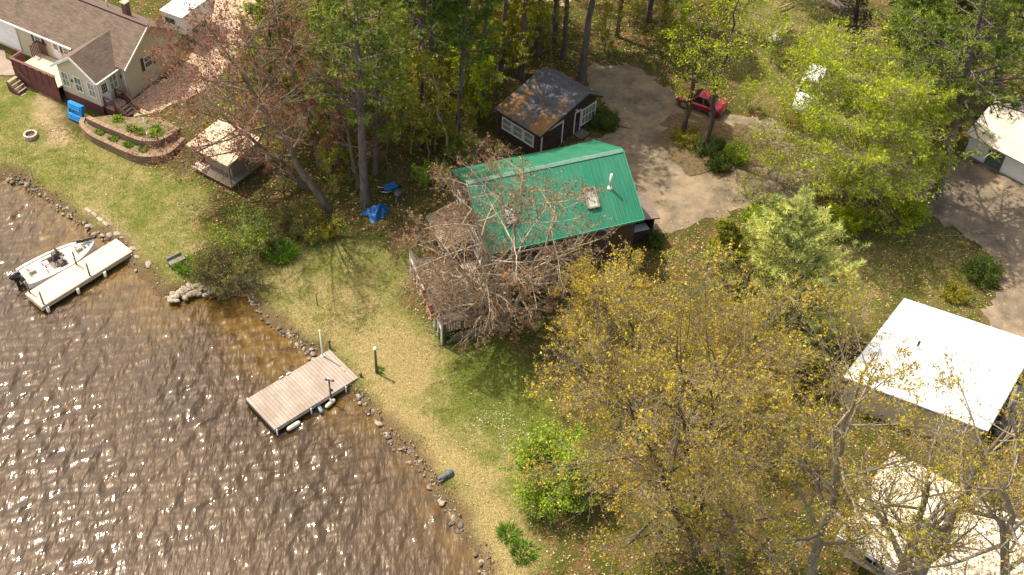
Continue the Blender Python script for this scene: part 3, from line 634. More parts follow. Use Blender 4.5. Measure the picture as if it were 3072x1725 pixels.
# awning over the side door
m_ = 0
aw = roof_obj([(-1.95, 6.45, 3.15+g), (-1.95, 3.25, 3.15+g), (-0.14, 3.25, 3.85+g), (-0.14, 6.45, 3.85+g)], 0.05, 'rusty_ribbed', green, 'awning')
m_ = MB()
for v_ in (3.4, 6.3): m_.box(-1.9, -1.8, v_-0.05, v_+0.05, -0.4, 3.08+g)
m_.bar((-1.9, 6.6, 2.5+g), (-3.2, 6.2, 1.9+g), 0.07); m_.build('awning_post', 'dark_board_siding', green)
# lean-to on the driveway side
m_ = MB(); m_.box(10.75, 10.83, 1.7, 3.35, -0.4, 3.7+g); m_.box(8.76, 10.75, 1.62, 1.7, -0.4, 2.75+g); m_.box(8.76, 10.75, 3.3, 3.36, -0.4, 3.7+g); m_.build('lean_to_wall', 'dark_board_siding', green)
m_ = MB(); slab(m_, [(8.8, 1.45, 4.15+g), (11.05, 1.45, 3.75+g), (11.05, 3.55, 3.75+g), (8.8, 3.55, 4.15+g)], 0.08)
pm('taupe_roofing', (0.205, 0.155, 0.125), (0.135, 0.10, 0.08), 2.5, 0.9, 0.3, stretch=(1, 4, 1)); m_.build('lean_to_roof', 'taupe_roofing', green)
m_ = MB(); m_.box(9.3, 10.6, 1.72, 2.3, 2.2+g, 2.76+g); m_.build('white_counter', 'white_door', green)

# lake-side deck of the green roofed house
boards('deck_taupe', (0.115, 0.085, 0.064), (0.075, 0.056, 0.043), 0.14, 'y', 0.8, (0.07, 0.05, 0.04), 0.08, 0.6, 0.5)
gd = thing('lakeside_deck', 'taupe deck with white railing under the bare branches beside the green roofed house', 'deck', (*GO, GZ), RAD(22.5))
m_ = MB(); m_.box(-3.5, -0.16, -1.75, 4.2, 1.92+g, 2.0+g); m_.box(-0.16, 0.9, -1.75, 0.2, 1.92+g, 2.0+g); m_.build('floor', 'deck_taupe', gd)
m_ = MB()
for i in range(10):
    v_ = -1.75+i*0.66; m_.box(-3.62, -3.52, v_-0.05, v_+0.05, -0.4, 2.75+g)
m_.box(-3.6, -3.55, -1.75, 4.2, 2.15+g, 2.22+g)
for i in range(46): m_.box(-3.59, -3.555, -1.7+i*0.128, -1.65+i*0.128, 2.22+g, 2.75+g)
m_.build('white_railing', 'white_trim', gd)
m_ = MB(); m_.box(-3.66, -3.48, -1.8, 4.25, 2.755+g, 2.8+g); m_.build('top_rail', 'deck_taupe', gd)
m_ = MB()
for i in range(5):
    u = -3.5+i*1.09; m_.box(u-0.05, u+0.05, -1.87, -1.77, -0.5, 2.75+g)
m_.box(-3.5, 0.9, -1.9, -1.74, 2.75+g, 2.8+g)
for i in range(28): m_.box(-3.42+i*0.152, -3.38+i*0.152, -1.83, -1.80, 2.05+g, 2.75+g)
m_.build('railing', 'deck_taupe', gd)
m_ = MB(); z0, z1 = -0.2, 1.9+g
for i in range(-4, 44):
    u = -3.5+i*0.18
    for s in (1, -1):
        a = np.array([u if s > 0 else u+(z1-z0), -1.90-0.02*s, z0]); c = np.array([u+(z1-z0) if s > 0 else u, -1.90-0.02*s, z1])
        if min(a[0], c[0]) > -3.5 and max(a[0], c[0]) < 0.9: m_.bar(a, c, 0.014, 0.04, (0, 1, 0))
m_.build('lattice', 'weathered_wood', gd)
m_ = MB()
for i in range(9): m_.box(-1.45+0.13*i, -1.36+0.13*i, -0.6, 2.4, 2.62+g, 2.67+g)
m_.box(-1.5, -0.2, -0.5, -0.42, 2.54+g, 2.62+g); m_.box(-1.5, -0.2, 2.2, 2.28, 2.54+g, 2.62+g)
for u, v_ in ((-1.45, -0.45), (-0.25, -0.45), (-1.45, 2.25), (-0.25, 2.25)): m_.box(u-0.04, u+0.04, v_-0.04, v_+0.04, 2.0+g, 2.54+g)
pm('silver_wood', (0.52, 0.46, 0.38), (0.34, 0.29, 0.23), 3, 0.8, stretch=(3, 0.5, 1)); m_.build('slatted_table', 'silver_wood', gd)
pm('terracotta', (0.44, 0.17, 0.085), (0.33, 0.125, 0.065), 5, 0.8); pm('dark_soil', (0.045, 0.030, 0.02), (0.025, 0.018, 0.012), 9, 1.0, 0.5)
for v_, lab in ((0.62, 'rectangular terracotta planter box on the white deck rail, the one farther from the lattice'), (-0.62, 'rectangular terracotta planter box on the white deck rail, the one nearer the lattice')):
    c = Vector((-3.78, v_, 0)); c.rotate(Matrix.Rotation(RAD(22.5), 3, 'Z')); o = thing('planter_box', lab, 'planter', (GO[0]+c.x, GO[1]+c.y, 2.52), RAD(22.5), 'planter boxes on the deck rail')
    m_ = MB(); m_.box(-0.17, -0.13, -0.4, 0.4, 0, 0.24); m_.box(0.13, 0.17, -0.4, 0.4, 0, 0.24); m_.box(-0.13, 0.13, -0.4, -0.36, 0, 0.24); m_.box(-0.13, 0.13, 0.36, 0.4, 0, 0.24); m_.box(-0.13, 0.13, -0.36, 0.36, 0, 0.03); m_.build('box', 'terracotta', o)
    m_ = MB(); m_.box(-0.128, 0.128, -0.358, 0.358, 0.03, 0.17); m_.build('soil', 'dark_soil', o)

# ---- dark garage with needle-strewn roof
GZ = 2.05; g = -GZ; O = at(1400+1030/3.214, 1285/3.214, 2.1)
gar = thing('dark_garage', 'small dark brown garage with grey shingle roof strewn with orange pine needles', 'garage', (O[0], O[1], GZ), RAD(49))
m_ = MB(); m_.box(-3.62, 2.02, 0.0, 3.4, -0.5, 4.12+g); m_.prism([(-3.62, 0, 4.12+g), (2.02, 0, 4.12+g), (0.72, 0, 5.05+g)], (0, 3.4, 0)); m_.build('wall', 'dark_board_siding', gar)
roof_obj([(-3.9, 3.6, 4.18+g), (-3.9, -0.4, 4.18+g), (0.72, -0.4, 5.2+g), (0.72, 3.6, 5.2+g)], 0.08, 'grey_shingles', gar, attr_fn=lambda x, y: 0.34-0.07*y+0.06*math.sin(x*2.2)-0.12*math.exp(-y*2.0))
roof_obj([(2.2, -0.4, 4.22+g), (2.2, 3.6, 4.22+g), (0.72, 3.6, 5.2+g), (0.72, -0.4, 5.2+g)], 0.08, 'grey_shingles', gar, attr_fn=lambda x, y: -0.2)
m_ = MB(); m_.bar((0.72, -0.42, 5.12+g), (-3.9, -0.42, 4.1+g), 0.04, 0.12); m_.bar((0.72, -0.42, 5.12+g), (2.2, -0.42, 4.14+g), 0.04, 0.12); m_.build('fascia', 'black_metal', gar)
door(gar, 'x', (0.25, 0.0), 2.12+g, 0.5, 1.62, mat='shutter_brown', gl='dark_glass')
window(gar, 'x', (1.37, 0.0), 2.35+g, 1.45, 1.32, bars=(3, 1), glass='blind_glass', fw=0.09)
m_ = MB(); m_.box(-3.2, -1.3, -0.03, 0.02, 2.0+g, 3.72+g); o = m_.build('garage_door', 'dark_board_siding', gar)
m_ = MB(); m_.box(-3.32, -3.2, -0.05, 0.02, 2.0+g, 3.84+g); m_.box(-1.3, -1.18, -0.05, 0.02, 2.0+g, 3.84+g); m_.box(-3.2, -1.3, -0.05, 0.02, 3.72+g, 3.84+g); m_.build('frame', 'white_trim', o)
for v_ in (0.75, 1.7, 2.65): window(gar, 'y', (-3.62, v_), 2.75+g, 0.9, 0.95, bars=(0, 1), glass='blind_glass', fw=0.08)
m_ = MB(); m_.box(-0.05, 0.1, -0.14, 0.0, 3.95+g, 4.05+g); m_.build('flood_light', 'white_trim', gar)
m_ = MB(); m_.box(-0.1, 0.8, -0.75, -0.02, 1.7+g, 2.1+g); m_.build('door_step', 'taupe_roofing', gar)

# ---- white flat roofed house, lower right
GZ = 2.0; g = -GZ; O = at(2400+420/3.2128, 850+900/3.2128, 4.3)
wh = thing('white_roofed_house', 'cream sided house with a plain bright white flat roof on the right', 'house', (O[0], O[1], GZ), RAD(-24))
def wl(px, z):
    d = at(*px, z)[:2]-O[:2]; c_, s_ = math.cos(RAD(-24)), math.sin(RAD(-24)); return np.array([d[0]*c_+d[1]*s_, -d[0]*s_+d[1]*c_, z-GZ])
Q = [wl((2530, 1130), 4.3), wl((2963, 1292), 4.3), wl((3113, 1027), 4.55), wl((2714, 895), 4.55)]
cen = sum(Q)/4; inn = [cen+(q-cen)*0.93 for q in Q]
m_ = MB(); m_.hexa([(q[0], q[1], -0.7) for q in inn], [(q[0], q[1], q[2]-0.17) for q in inn]); m_.build('wall', 'cream_siding', wh)
m_ = MB(); slab(m_, Q, 0.16); m_.build('roof', 'white_membrane', wh)
pm('grey_drip_edge', (0.26, 0.25, 0.24), (0.18, 0.17, 0.16), 4, 0.5)
m_ = MB()
for i in range(4):
    p, q = Q[i], Q[(i+1) % 4]; out = np.array([(q-p)[1], -(q-p)[0], 0]); out /= np.linalg.norm(out); m_.bar(p+out*0.025-[0, 0, .1], q+out*0.025-[0, 0, .1], 0.04, 0.16)
m_.build('drip_edge', 'grey_drip_edge', wh)
m_ = MB(); m_.tube([(2.95, 3.7, 4.35+g), (2.95, 3.7, 4.62+g)], 0.07, 10); o = m_.build('vent_pipe', 'white_pvc', wh)
m_ = MB(); m_.tube([(2.95, 3.7, 4.62+g), (2.95, 3.7, 4.95+g)], 0.075, 10); m_.build('vent_cap', 'black_metal', o)
pm('field_stone', (0.23, 0.21, 0.185), (0.09, 0.085, 0.08), 7, 0.9, 0.8)
m_ = MB(); m_.box(8.02, 8.8, 1.9, 3.1, -0.6, 5.0+g); o = m_.build('chimney', 'field_stone', wh, bevel=0.08)
m_ = MB(); m_.box(8.1, 8.7, 2.0, 3.0, 5.0+g, 5.1+g); m_.build('chimney_cap', 'black_metal', o)
fy = inn[0][1]; window(wh, 'x', (3.6, fy+0.02), 2.7+g, 0.9, 0.9, proud=0.06); window(wh, 'x', (5.8, fy+0.02), 2.7+g, 0.9, 0.9, proud=0.06)
rb = thing('raised_bed', 'low wooden frame beside the far corner of the white roofed house', 'raised bed', (O[0], O[1], GZ), RAD(-24))
m_ = MB(); m_.box(-0.75, 0.9, 4.62, 4.72, -0.5, 0.55); m_.box(-0.75, -0.65, 2.2, 4.62, -0.5, 0.55); m_.build('board', 'taupe_roofing', rb)
m_ = MB(); m_.box(-0.65, 0.9, 2.2, 4.62, -0.5, 0.2); m_.build('soil', 'dark_soil', rb)
# ---- low pale roofed outbuilding at the corner
GZ = 1.75; g = -GZ; O2 = at(2400+360/3.2128, 1275+1050/3.2128, 3.7)
ob = thing('pale_roofed_outbuilding', 'low outbuilding whose pale leaf-speckled flat roof fills the bottom right corner', 'outbuilding', (O2[0], O2[1], GZ), RAD(-35))
m_ = MB(); m_.box(0.3, 8.4, 0.5, 5.6, -0.7, 3.5+g); m_.build('wall', 'cream_siding', ob)
m_ = MB(); slab(m_, [(0, 0, 3.7+g), (8.8, 0, 3.7+g), (8.8, 5.95, 3.95+g), (0, 5.95, 3.95+g)], 0.12); m_.build('roof', 'aged_white_roof', ob)
m_ = MB(); m_.box(0, 8.8, -0.06, -0.004, 3.42+g, 3.66+g); m_.build('fascia', 'white_trim', ob)
window(ob, 'x', (1.9, 0.5), 2.3+g, 1.3, 0.85, bars=(1, 1), glass='dark_glass'); window(ob, 'x', (4.4, 0.5), 2.3+g, 1.3, 0.85, bars=(1, 1), glass='dark_glass')
pm('sky_blue_plastic', (0.08, 0.36, 0.55), (0.06, 0.28, 0.44), 5, 0.4)
# ---- white barn, right edge
GZ = 2.37; g = -GZ
bn = thing('white_barn', 'white walled barn with green door and pale ribbed roof under the tall pine', 'barn', (29.2, 61.2, GZ), RAD(-42.7))
m_ = MB(); m_.box(0, 11, 0, 5.6, -0.5, 4.05+g); m_.prism([(0, 0, 4.05+g), (0, 5.6, 4.05+g), (0, 2.8, 5.1+g)], (11, 0, 0)); m_.build('wall', 'white_door', bn)
roof_obj([(-0.3, -0.3, 4.05+g), (11.3, -0.3, 4.05+g), (11.3, 2.8, 5.25+g), (-0.3, 2.8, 5.25+g)], 0.07, 'dusty_roof', bn)
roof_obj([(11.3, 5.9, 4.05+g), (-0.3, 5.9, 4.05+g), (-0.3, 2.8, 5.25+g), (11.3, 2.8, 5.25+g)], 0.07, 'dusty_roof', bn)
door(bn, 'x', (1.98, 0.0), 2.4+g, 0.95, 1.25, mat='grey_door', glass=False, trim='grey_door')
m_ = MB(); m_.box(-0.1, 11, -0.12, -0.003, -0.5, 0.1); m_.build('foundation', 'field_stone', bn)
window(bn, 'x', (4.9, 0.0), 3.0+g, 0.8, 0.6, glass='dark_glass')

# ------------------------------------------------------------------ docks, boat and garden things
boards('dock_pale', (0.56, 0.465, 0.35), (0.45, 0.365, 0.265), 0.14, 'x', 0.8, (0.33, 0.26, 0.19), 0.06, 0.5, 0.4)
boards('dock_pink', (0.32, 0.275, 0.23), (0.25, 0.21, 0.175), 0.205, 'x', 0.8, (0.12, 0.08, 0.06), 0.10, 0.45, 0.5, stain=(0.235, 0.185, 0.14))
pm('dock_beam', (0.50, 0.40, 0.29), (0.34, 0.26, 0.18), 3, 0.8, stretch=(0.4, 1, 3)); pm('alu_beam', (0.46, 0.44, 0.42), (0.30, 0.27, 0.24), 4, 0.5, stretch=(0.5, 1, 3))
pm('post_brown', (0.22, 0.145, 0.075), (0.13, 0.085, 0.045), 5, 0.8, stretch=(3, 3, 0.5)); pm('dark_post', (0.11, 0.095, 0.08), (0.06, 0.05, 0.045), 6, 0.8, stretch=(3, 3, 0.5))
pm('fender_white', (0.62, 0.56, 0.46), (0.45, 0.38, 0.29), 7, 0.5); pm('blue_grey', (0.20, 0.31, 0.38), (0.13, 0.2, 0.25), 5, 0.5); pm('rubber', (0.02, 0.02, 0.022), None, 5, 0.6)
def unit2(a, b): d = np.array(b[:2])-np.array(a[:2]); return math.atan2(d[1], d[0]), float(np.linalg.norm(d))
# left dock
D, C = np.array([-26.75, 44.76]), np.array([-22.97, 49.73]); a, L = unit2(D, C); a += RAD(-0.7)
dk = thing('wooden_dock', 'narrow sun-bleached plank dock with brown posts beside the moored boat', 'dock', (D[0], D[1], 0), a)
m_ = MB(); m_.box(0, L, 0, 1.52, 0.43, 0.5); m_.build('decking', 'dock_pale', dk)
m_ = MB(); m_.box(0.0, L, -0.05, -0.002, 0.2, 0.49); m_.box(0, L, 1.522, 1.57, 0.2, 0.49); m_.box(-0.06, -0.002, -0.05, 1.57, 0.18, 0.49); m_.box(0.1, L-0.1, 0.5, 0.56, 0.2, 0.42); m_.build('beam', 'dock_beam', dk)
def local2(root, P):
    d = np.array(P[:2])-np.array(root.location[:2]); c, s = math.cos(root.rotation_euler.z), math.sin(root.rotation_euler.z); return d[0]*c+d[1]*s, -d[0]*s+d[1]*c
for q, h in (((227.4, 792), 1.05), ((265.4, 823.1), 1.0), ((84.7, 874.2), 0.98), ((123.6, 906.2), 1.0)):
    u, v_ = local2(dk, at(*q, 0.5)); v_ = 0.09 if v_ < 0.75 else 1.42
    m_ = MB(); m_.tube([(u, v_, -1.2), (u, v_, 0.5+h)], 0.055, 8); m_.build('post', 'post_brown', dk)
for q in ((303.5, 812.8), (221, 861), (130.6, 916.5)):
    u, v_ = local2(dk, at(*q, 0.2)); m_ = MB(); m_.tube([(u, -0.14, -1.2), (u, -0.14, 0.36)], 0.095, 10); m_.build('pile', 'fender_white', dk)
# middle dock
D, C = np.array([-12.04, 36.99]), np.array([-8.13, 40.84]); a, L = unit2(D, C)
dm = thing('broad_dock', 'broad pinkish plank dock with a white pole and dark lamp post', 'dock', (D[0], D[1], 0), a)
WD = 2.66
m_ = MB(); m_.box(0, L, 0, WD, 0.44, 0.5); m_.build('decking', 'dock_pink', dm)
m_ = MB(); m_.box(0.03, L-0.03, 0.02, 0.10, 0.2, 0.437); m_.box(0.03, L-0.03, WD-0.10, WD-0.02, 0.2, 0.437); m_.box(0.03, 0.1, 0.1, WD-0.1, 0.2, 0.437); m_.box(1.8, 1.88, 0.1, WD-0.1, 0.22, 0.437); m_.box(3.6, 3.68, 0.1, WD-0.1, 0.22, 0.437); m_.build('frame', 'alu_beam', dm)
m_ = MB(); m_.box(-0.012, -0.002, 0, WD, 0.3, 0.46)
for i in range(26): m_.box(-0.05, -0.012, 0.03+i*0.102, 0.075+i*0.102, 0.24, 0.42)
m_.build('bumper_strip', 'rubber', dm)
for u, v_ in ((0.12, -0.06), (2.3, -0.06), (4.6, -0.05), (0.12, WD+0.05), (2.9, WD+0.05)):
    m_ = MB(); m_.tube([(u, v_, -1.3), (u, v_, 0.46)], 0.045, 8); m_.build('leg', 'alu_beam', dm)
u, v_ = local2(dm, at(968, 1068, 0.5))
pole = thing('flag_pole', 'slim white pole standing at the landward end of the broad dock', 'pole', (*at(968, 1068, 0.5)[:2], 0.5))
m_ = MB(); m_.tube([(0, 0, 0), (0, 0, 0.85), (0, 0, 2.05)], [0.055, 0.05, 0.035], 8); m_.build('shaft', 'white_pvc', pole)
m_ = MB(); m_.ball((0, 0, 2.09), 0.06); m_.tube([(0, 0, 0), (0, 0, 0.05)], 0.11, 10); m_.build('finial_and_base', 'white_pvc', pole)
P = at(993.5, 1202, 0.25); lp = thing('lamp_post', 'dark lamp post fixed to the side of the broad dock', 'lamp post', (P[0], P[1], 0.0))
m_ = MB(); m_.tube([(0, 0, -0.9), (0, 0, 1.95)], 0.05, 8); m_.build('shaft', 'dark_post', lp)
m_ = MB(); m_.tube([(0, 0, -0.1), (0, 0, 0.45)], 0.065, 8); m_.build('sleeve', 'white_pvc', lp)
m_ = MB(); m_.bar((-0.18, 0, 1.98), (0.28, -0.05, 1.98), 0.05); m_.ball((-0.16, 0, 2.02), (0.08, 0.08, 0.07)); m_.ball((0.22, -0.05, 2.02), (0.09, 0.08, 0.07)); m_.build('lamp_head', 'dark_post', lp)
m_ = MB(); m_.tube([(-0.03, 0.0, 2.02), (-0.03, 0, 2.16)], 0.05, 8); m_.build('lens', 'white_pvc', lp)
m_ = MB(); m_.box(0.05, 0.16, -0.05, 0.05, 1.1, 1.22); m_.build('switch_box', 'black_metal', lp)
P = at(984, 1050, 0.4); sp = thing('mooring_post', 'short black mooring post at the upper corner of the broad dock', 'post', (P[0]+0.1, P[1]+0.12, 0.2)); m_ = MB(); m_.tube([(0, 0, -0.3), (0, 0, 0.75)], 0.045, 8); m_.ball((0, 0, 0.78), 0.085); m_.build('shaft', 'black_metal', sp)
P = at(1076, 1128, 0.5); sp = thing('mooring_post', 'black iron corner post where the broad dock meets the grass', 'post', (P[0]+0.12, P[1], 0.2)); m_ = MB(); m_.tube([(0, 0, -0.2), (0, 0, 0.42)], 0.06, 8); m_.ball((0, 0, 0.44), 0.085); m_.build('shaft', 'black_metal', sp)
def fender(P, az, L_, r, mat, lab):
    o = thing('dock_fender', lab, 'fender', (P[0], P[1], P[2]), az); m = MB(); m.tube([(-L_/2, 0, 0), (-L_/2+0.06, 0, 0), (-L_*0.3, 0, 0), (L_*0.3, 0, 0), (L_/2-0.06, 0, 0), (L_/2, 0, 0)], [r*0.3, r*0.8, r, r, r*0.8, r*0.3], 12); m.build('buoy', mat, o)
    m = MB(); m.tube([(0, 0, r*0.6), (0, 0.04, 0.34)], 0.015, 6); m.build('rope', 'rubber', o); return o
def dmw(u, v_, z): c, s = math.cos(a), math.sin(a); return (D[0]+u*c-v_*s, D[1]+u*s+v_*c, z)
fender(dmw(1.05, -0.20, 0.14), a, 0.85, 0.14, 'fender_white', 'off-white fender lying along the dock side near its outer end')
fender(dmw(3.42, -0.22, 0.14), a+0.2, 0.75, 0.12, 'fender_white', 'off-white fender lying along the dock side below the lamp post')
o = fender(dmw(2.75, -0.25, 0.2), a+1.35, 0.5, 0.11, 'blue_grey', 'blue-grey fender hanging from the broad dock between the two pale ones')
for q in ((862, 1120), (841, 1131)):
    P = at(*q, 0.5); o = thing('dock_cleat', 'small white cleat on the upper long edge of the broad dock', 'cleat', (P[0]+0.06, P[1]-0.06, 0.5), a, 'cleats on the broad dock'); m_ = MB(); m_.box(-0.04, 0.04, -0.03, 0.03, 0, 0.05); m_.box(-0.12, 0.12, -0.025, 0.025, 0.05, 0.085); m_.build('horn', 'white_pvc', o)

# ---- bass boat
boards('boat_carpet', (0.50, 0.47, 0.36), (0.43, 0.40, 0.31), 0.4, 'x', 0.95, (0.33, 0.31, 0.24), 0.03, 0.3, 0.2)
pm('gelcoat_white', (0.80, 0.79, 0.77), (0.68, 0.66, 0.62), 3, 0.25); pm('cowl_black', (0.022, 0.023, 0.026), (0.014, 0.014, 0.016), 4, 0.25); pm('cowl_red', (0.50, 0.10, 0.06), (0.40, 0.08, 0.05), 5, 0.35)
pm('seat_vinyl', (0.70, 0.66, 0.54), (0.58, 0.54, 0.44), 6, 0.5); pm('seat_grey', (0.10, 0.09, 0.08), (0.07, 0.06, 0.055), 6, 0.6); pm('cockpit_tan', (0.22, 0.16, 0.11), (0.13, 0.095, 0.07), 7, 0.9); pm('purple_grey', (0.30, 0.27, 0.40), (0.22, 0.2, 0.3), 5, 0.6)
glassy('smoked_windscreen', (0.10, 0.065, 0.045), 0.1)
S = at(66, 832, 0.45); Bw = at(283, 725, 0.6); ab, LB = unit2(S, Bw)
bt = thing('bass_boat', 'white open fishing boat with black outboard motor moored along the narrow dock', 'boat', (S[0], S[1], 0), ab)
st_ = [(0.0, .80, .50), (.10, .90, .50), (.28, .96, .51), (.45, .96, .53), (.60, .92, .55), (.74, .78, .59), (.86, .54, .64), (.95, .26, .68), (1.0, .05, .70)]
vs = []; fs = []
prof = lambda hw, zt: [(-hw*0.55, -0.25), (-hw*0.93, 0.05), (-hw*0.98, zt-0.05), (-hw, zt), (-hw+min(0.13, hw*0.6), zt+0.02), (-hw+min(0.16, hw*0.7), zt-0.08), (hw-min(0.16, hw*0.7), zt-0.08), (hw-min(0.13, hw*0.6), zt+0.02), (hw, zt), (hw*0.98, zt-0.05), (hw*0.93, 0.05), (hw*0.55, -0.25)]
hull = MB(); NP = 12
for s, hw, zt in st_: vs += [(s*LB-(0.1 if False else 0), y, z if z > 0 else z+(0.3*max(0, s-.7))) for y, z in prof(hw, zt)]
for i in range(len(st_)-1):
    for k in range(NP):
        if k == 5: continue
        fs.append((i*NP+k, (i+1)*NP+k, (i+1)*NP+(k+1) % NP, i*NP+(k+1) % NP))
fs.append(tuple(range(NP))); hull.add(vs, fs, False); hull.build('hull', 'gelcoat_white', bt)
def deckpiece(s0, s1, z, inset, mat, name, n=8):
    m = MB(); ss = [s0+(s1-s0)*i/n for i in range(n+1)]; hw = [max(0.02, np.interp(s, [q[0] for q in st_], [q[1] for q in st_])-inset) for s in ss]; zz = [np.interp(s, [q[0] for q in st_], [q[2] for q in st_]) for s in ss]
    top = [(s*LB, -h, q+z) for s, h, q in zip(ss, hw, zz)]+[(s*LB, h, q+z) for s, h, q in list(zip(ss, hw, zz))[::-1]]
    m.prism([(x, y, q-0.05) for x, y, q in top], (0, 0, 0.05)); return m.build(name, mat, bt)
deckpiece(0.02, 0.27, -0.07, 0.17, 'boat_carpet', 'stern_deck'); deckpiece(0.27, 0.55, -0.34, 0.16, 'cockpit_tan', 'cockpit_floor'); deckpiece(0.55, 0.95, -0.06, 0.17, 'boat_carpet', 'bow_deck')
deckpiece(0.27, 0.29, -0.09, 0.17, 'gelcoat_white', 'bulkhead', 2); deckpiece(0.545, 0.56, -0.07, 0.17, 'gelcoat_white', 'bulkhead', 2)
m_ = MB()
for s in (-1, 1): m_.box(0.27*LB, 0.55*LB, s*0.68-0.1, s*0.68+0.1, 0.15, 0.47)
m_.build('side_locker', 'boat_carpet', bt)
def seat(x, y, z, rz_, mat='seat_vinyl'):
    m = MB(); c, s = math.cos(rz_), math.sin(rz_)
    m.box(x-0.2, x+0.2, y-0.2, y+0.2, z, z+0.12); o = m.build('seat', mat, bt, bevel=0.03)
    m = MB(); m.hexa([(x-0.24, y-0.2, z+0.12), (x-0.14, y-0.2, z+0.12), (x-0.14, y+0.2, z+0.12), (x-0.24, y+0.2, z+0.12)], [(x-0.3, y-0.18, z+0.42), (x-0.22, y-0.18, z+0.42), (x-0.22, y+0.18, z+0.42), (x-0.3, y+0.18, z+0.42)]); m.build('backrest', mat, o, bevel=0.03)
    m = MB(); m.box(x-0.14, x+0.08, y-0.12, y+0.12, z+0.12, z+0.15); m.build('cushion', 'purple_grey', o)
    if z > 0.4: m = MB(); m.tube([(x, y, z-0.2), (x, y, z)], 0.04, 8); m.build('pedestal', 'black_metal', o)
seat(0.14*LB, 0.10, 0.56, 0); seat(0.34*LB, 0.34, 0.30, 0); seat(0.34*LB, -0.36, 0.30, 0); seat(0.78*LB, 0.05, 0.66, 0)
m_ = MB(); m_.box(0.325*LB, 0.385*LB, -0.12, 0.10, 0.2, 0.40); m_.build('seat', 'purple_grey', bt, bevel=0.03)
for y, wd in ((-0.42, 0.46), (0.50, 0.40)):
    m_ = MB(); m_.hexa([(0.44*LB, y-wd/2, 0.15), (0.56*LB, y-wd/2, 0.15), (0.56*LB, y+wd/2, 0.15), (0.44*LB, y+wd/2, 0.15)], [(0.47*LB, y-wd*.45, 0.74), (0.55*LB, y-wd*.42, 0.68), (0.55*LB, y+wd*.42, 0.68), (0.47*LB, y+wd*.45, 0.74)]); o = m_.build('console', 'seat_grey', bt, bevel=0.02)
    m_ = MB(); m_.hexa([(0.555*LB, y-wd*.45, 0.66), (0.565*LB, y-wd*.45, 0.66), (0.565*LB, y+wd*.45, 0.66), (0.555*LB, y+wd*.45, 0.66)], [(0.50*LB, y-wd*.38, 1.0), (0.508*LB, y-wd*.38, 1.0), (0.508*LB, y+wd*.38, 1.0), (0.50*LB, y+wd*.38, 1.0)]); m_.build('windscreen', 'smoked_windscreen', o)
m_ = MB(); ring = [(0.43*LB+0.05*math.sin(q), -0.42+0.16*math.cos(q), 0.66+0.15*math.sin(q)) for q in np.linspace(0, 6.28, 15)]; m_.tube(ring, 0.02, 6); m_.build('steering_wheel', 'black_metal', bt)
for x0, x1, y0, y1 in ((0.60, 0.70, -0.1, 0.3), (0.60, 0.68, -0.45, -0.2), (0.62, 0.7, 0.38, 0.6)):
    m_ = MB(); m_.box(x0*LB, x1*LB, y0, y1, 0.505, 0.535); m_.build('hatch', 'gelcoat_white', bt)
for x0, x1, y0, y1, z0, z1 in ((0.565, 0.59, 0.12, 0.42, 0.50, 0.60), (0.84, 0.87, -0.16, 0.12, 0.60, 0.66), (0.90, 0.925, -0.12, 0.06, 0.63, 0.68)): m_ = MB(); m_.box(x0*LB, x1*LB, y0, y1, z0, z1); m_.build('hatch_grip', 'seat_grey', bt)
# outboard
m_ = MB(); m_.ball((-0.34, 0, 0.78), (0.36, 0.24, 0.25), 14, 9); m_.box(-0.5, -0.18, -0.17, 0.17, 0.45, 0.72); o = m_.build('outboard_motor', 'cowl_black', bt)
m_ = MB(); m_.ball((-0.33, 0.02, 0.86), (0.26, 0.14, 0.19), 12, 7); m_.build('cowl_panel', 'cowl_red', o)
m_ = MB(); m_.ball((-0.31, 0.0, 0.93), (0.25, 0.035, 0.14), 10, 6); m_.build('cowl_stripe', 'gelcoat_white', o)
m_ = MB(); m_.box(-0.42, -0.24, -0.07, 0.07, -0.6, 0.5); m_.box(-0.62, -0.1, -0.1, 0.1, -0.2, -0.15); m_.build('lower_unit', 'cowl_black', o)
m_ = MB(); m_.box(-0.2, 0.06, -0.2, 0.2, 0.3, 0.56); m_.build('transom_bracket', 'seat_grey', o)
# bow trolling motor
m_ = MB(); m_.bar((0.80*LB, 0.42, 0.78), (0.985*LB, 0.10, 0.82), 0.13, 0.09); m_.tube([(0.76*LB, 0.5, 0.86), (1.03*LB, 0.02, 0.88)], 0.03, 8); m_.ball((1.02*LB, 0.04, 0.87), (0.16, 0.09, 0.09), 10, 6); m_.build('trolling_motor', 'cowl_black', bt)
m_ = MB(); m_.box(-0.02, 0.1, -0.78, -0.55, 0.5, 0.56); m_.tube([(0.02, -0.5, 0.53), (-0.02, -0.62, 0.58), (0.1, -0.78, 0.53)], 0.02, 6); m_.build('stern_line', 'fender_white', bt)

# ---- lawn things
P = G(93, 409); fp = thing('fire_pit', 'round pale stone fire pit ring on the left lawn', 'fire pit', P)
pm('fire_ash', (0.14, 0.10, 0.075), (0.06, 0.045, 0.035), 12, 1.0, 0.5); pm('pit_stone', (0.46, 0.38, 0.29), (0.30, 0.24, 0.18), 9, 0.9, 0.4)
for k in range(12):
    m_ = MB(); a0, a1 = 2*math.pi*(k+0.03)/12, 2*math.pi*(k+0.97)/12; q = lambda r, t_, z: (r*math.cos(t_), r*math.sin(t_), z)
    m_.hexa([q(.30, a0, -.1), q(.47, a0, -.1), q(.47, a1, -.1), q(.30, a1, -.1)], [q(.31, a0, .24), q(.455, a0, .24), q(.455, a1, .24), q(.31, a1, .24)]); m_.build('block', 'pit_stone', fp, bevel=0.015)
m_ = MB(); m_.tube([(0, 0, -0.1), (0, 0, 0.06)], 0.315, 18); m_.build('ash_bed', 'fire_ash', fp)
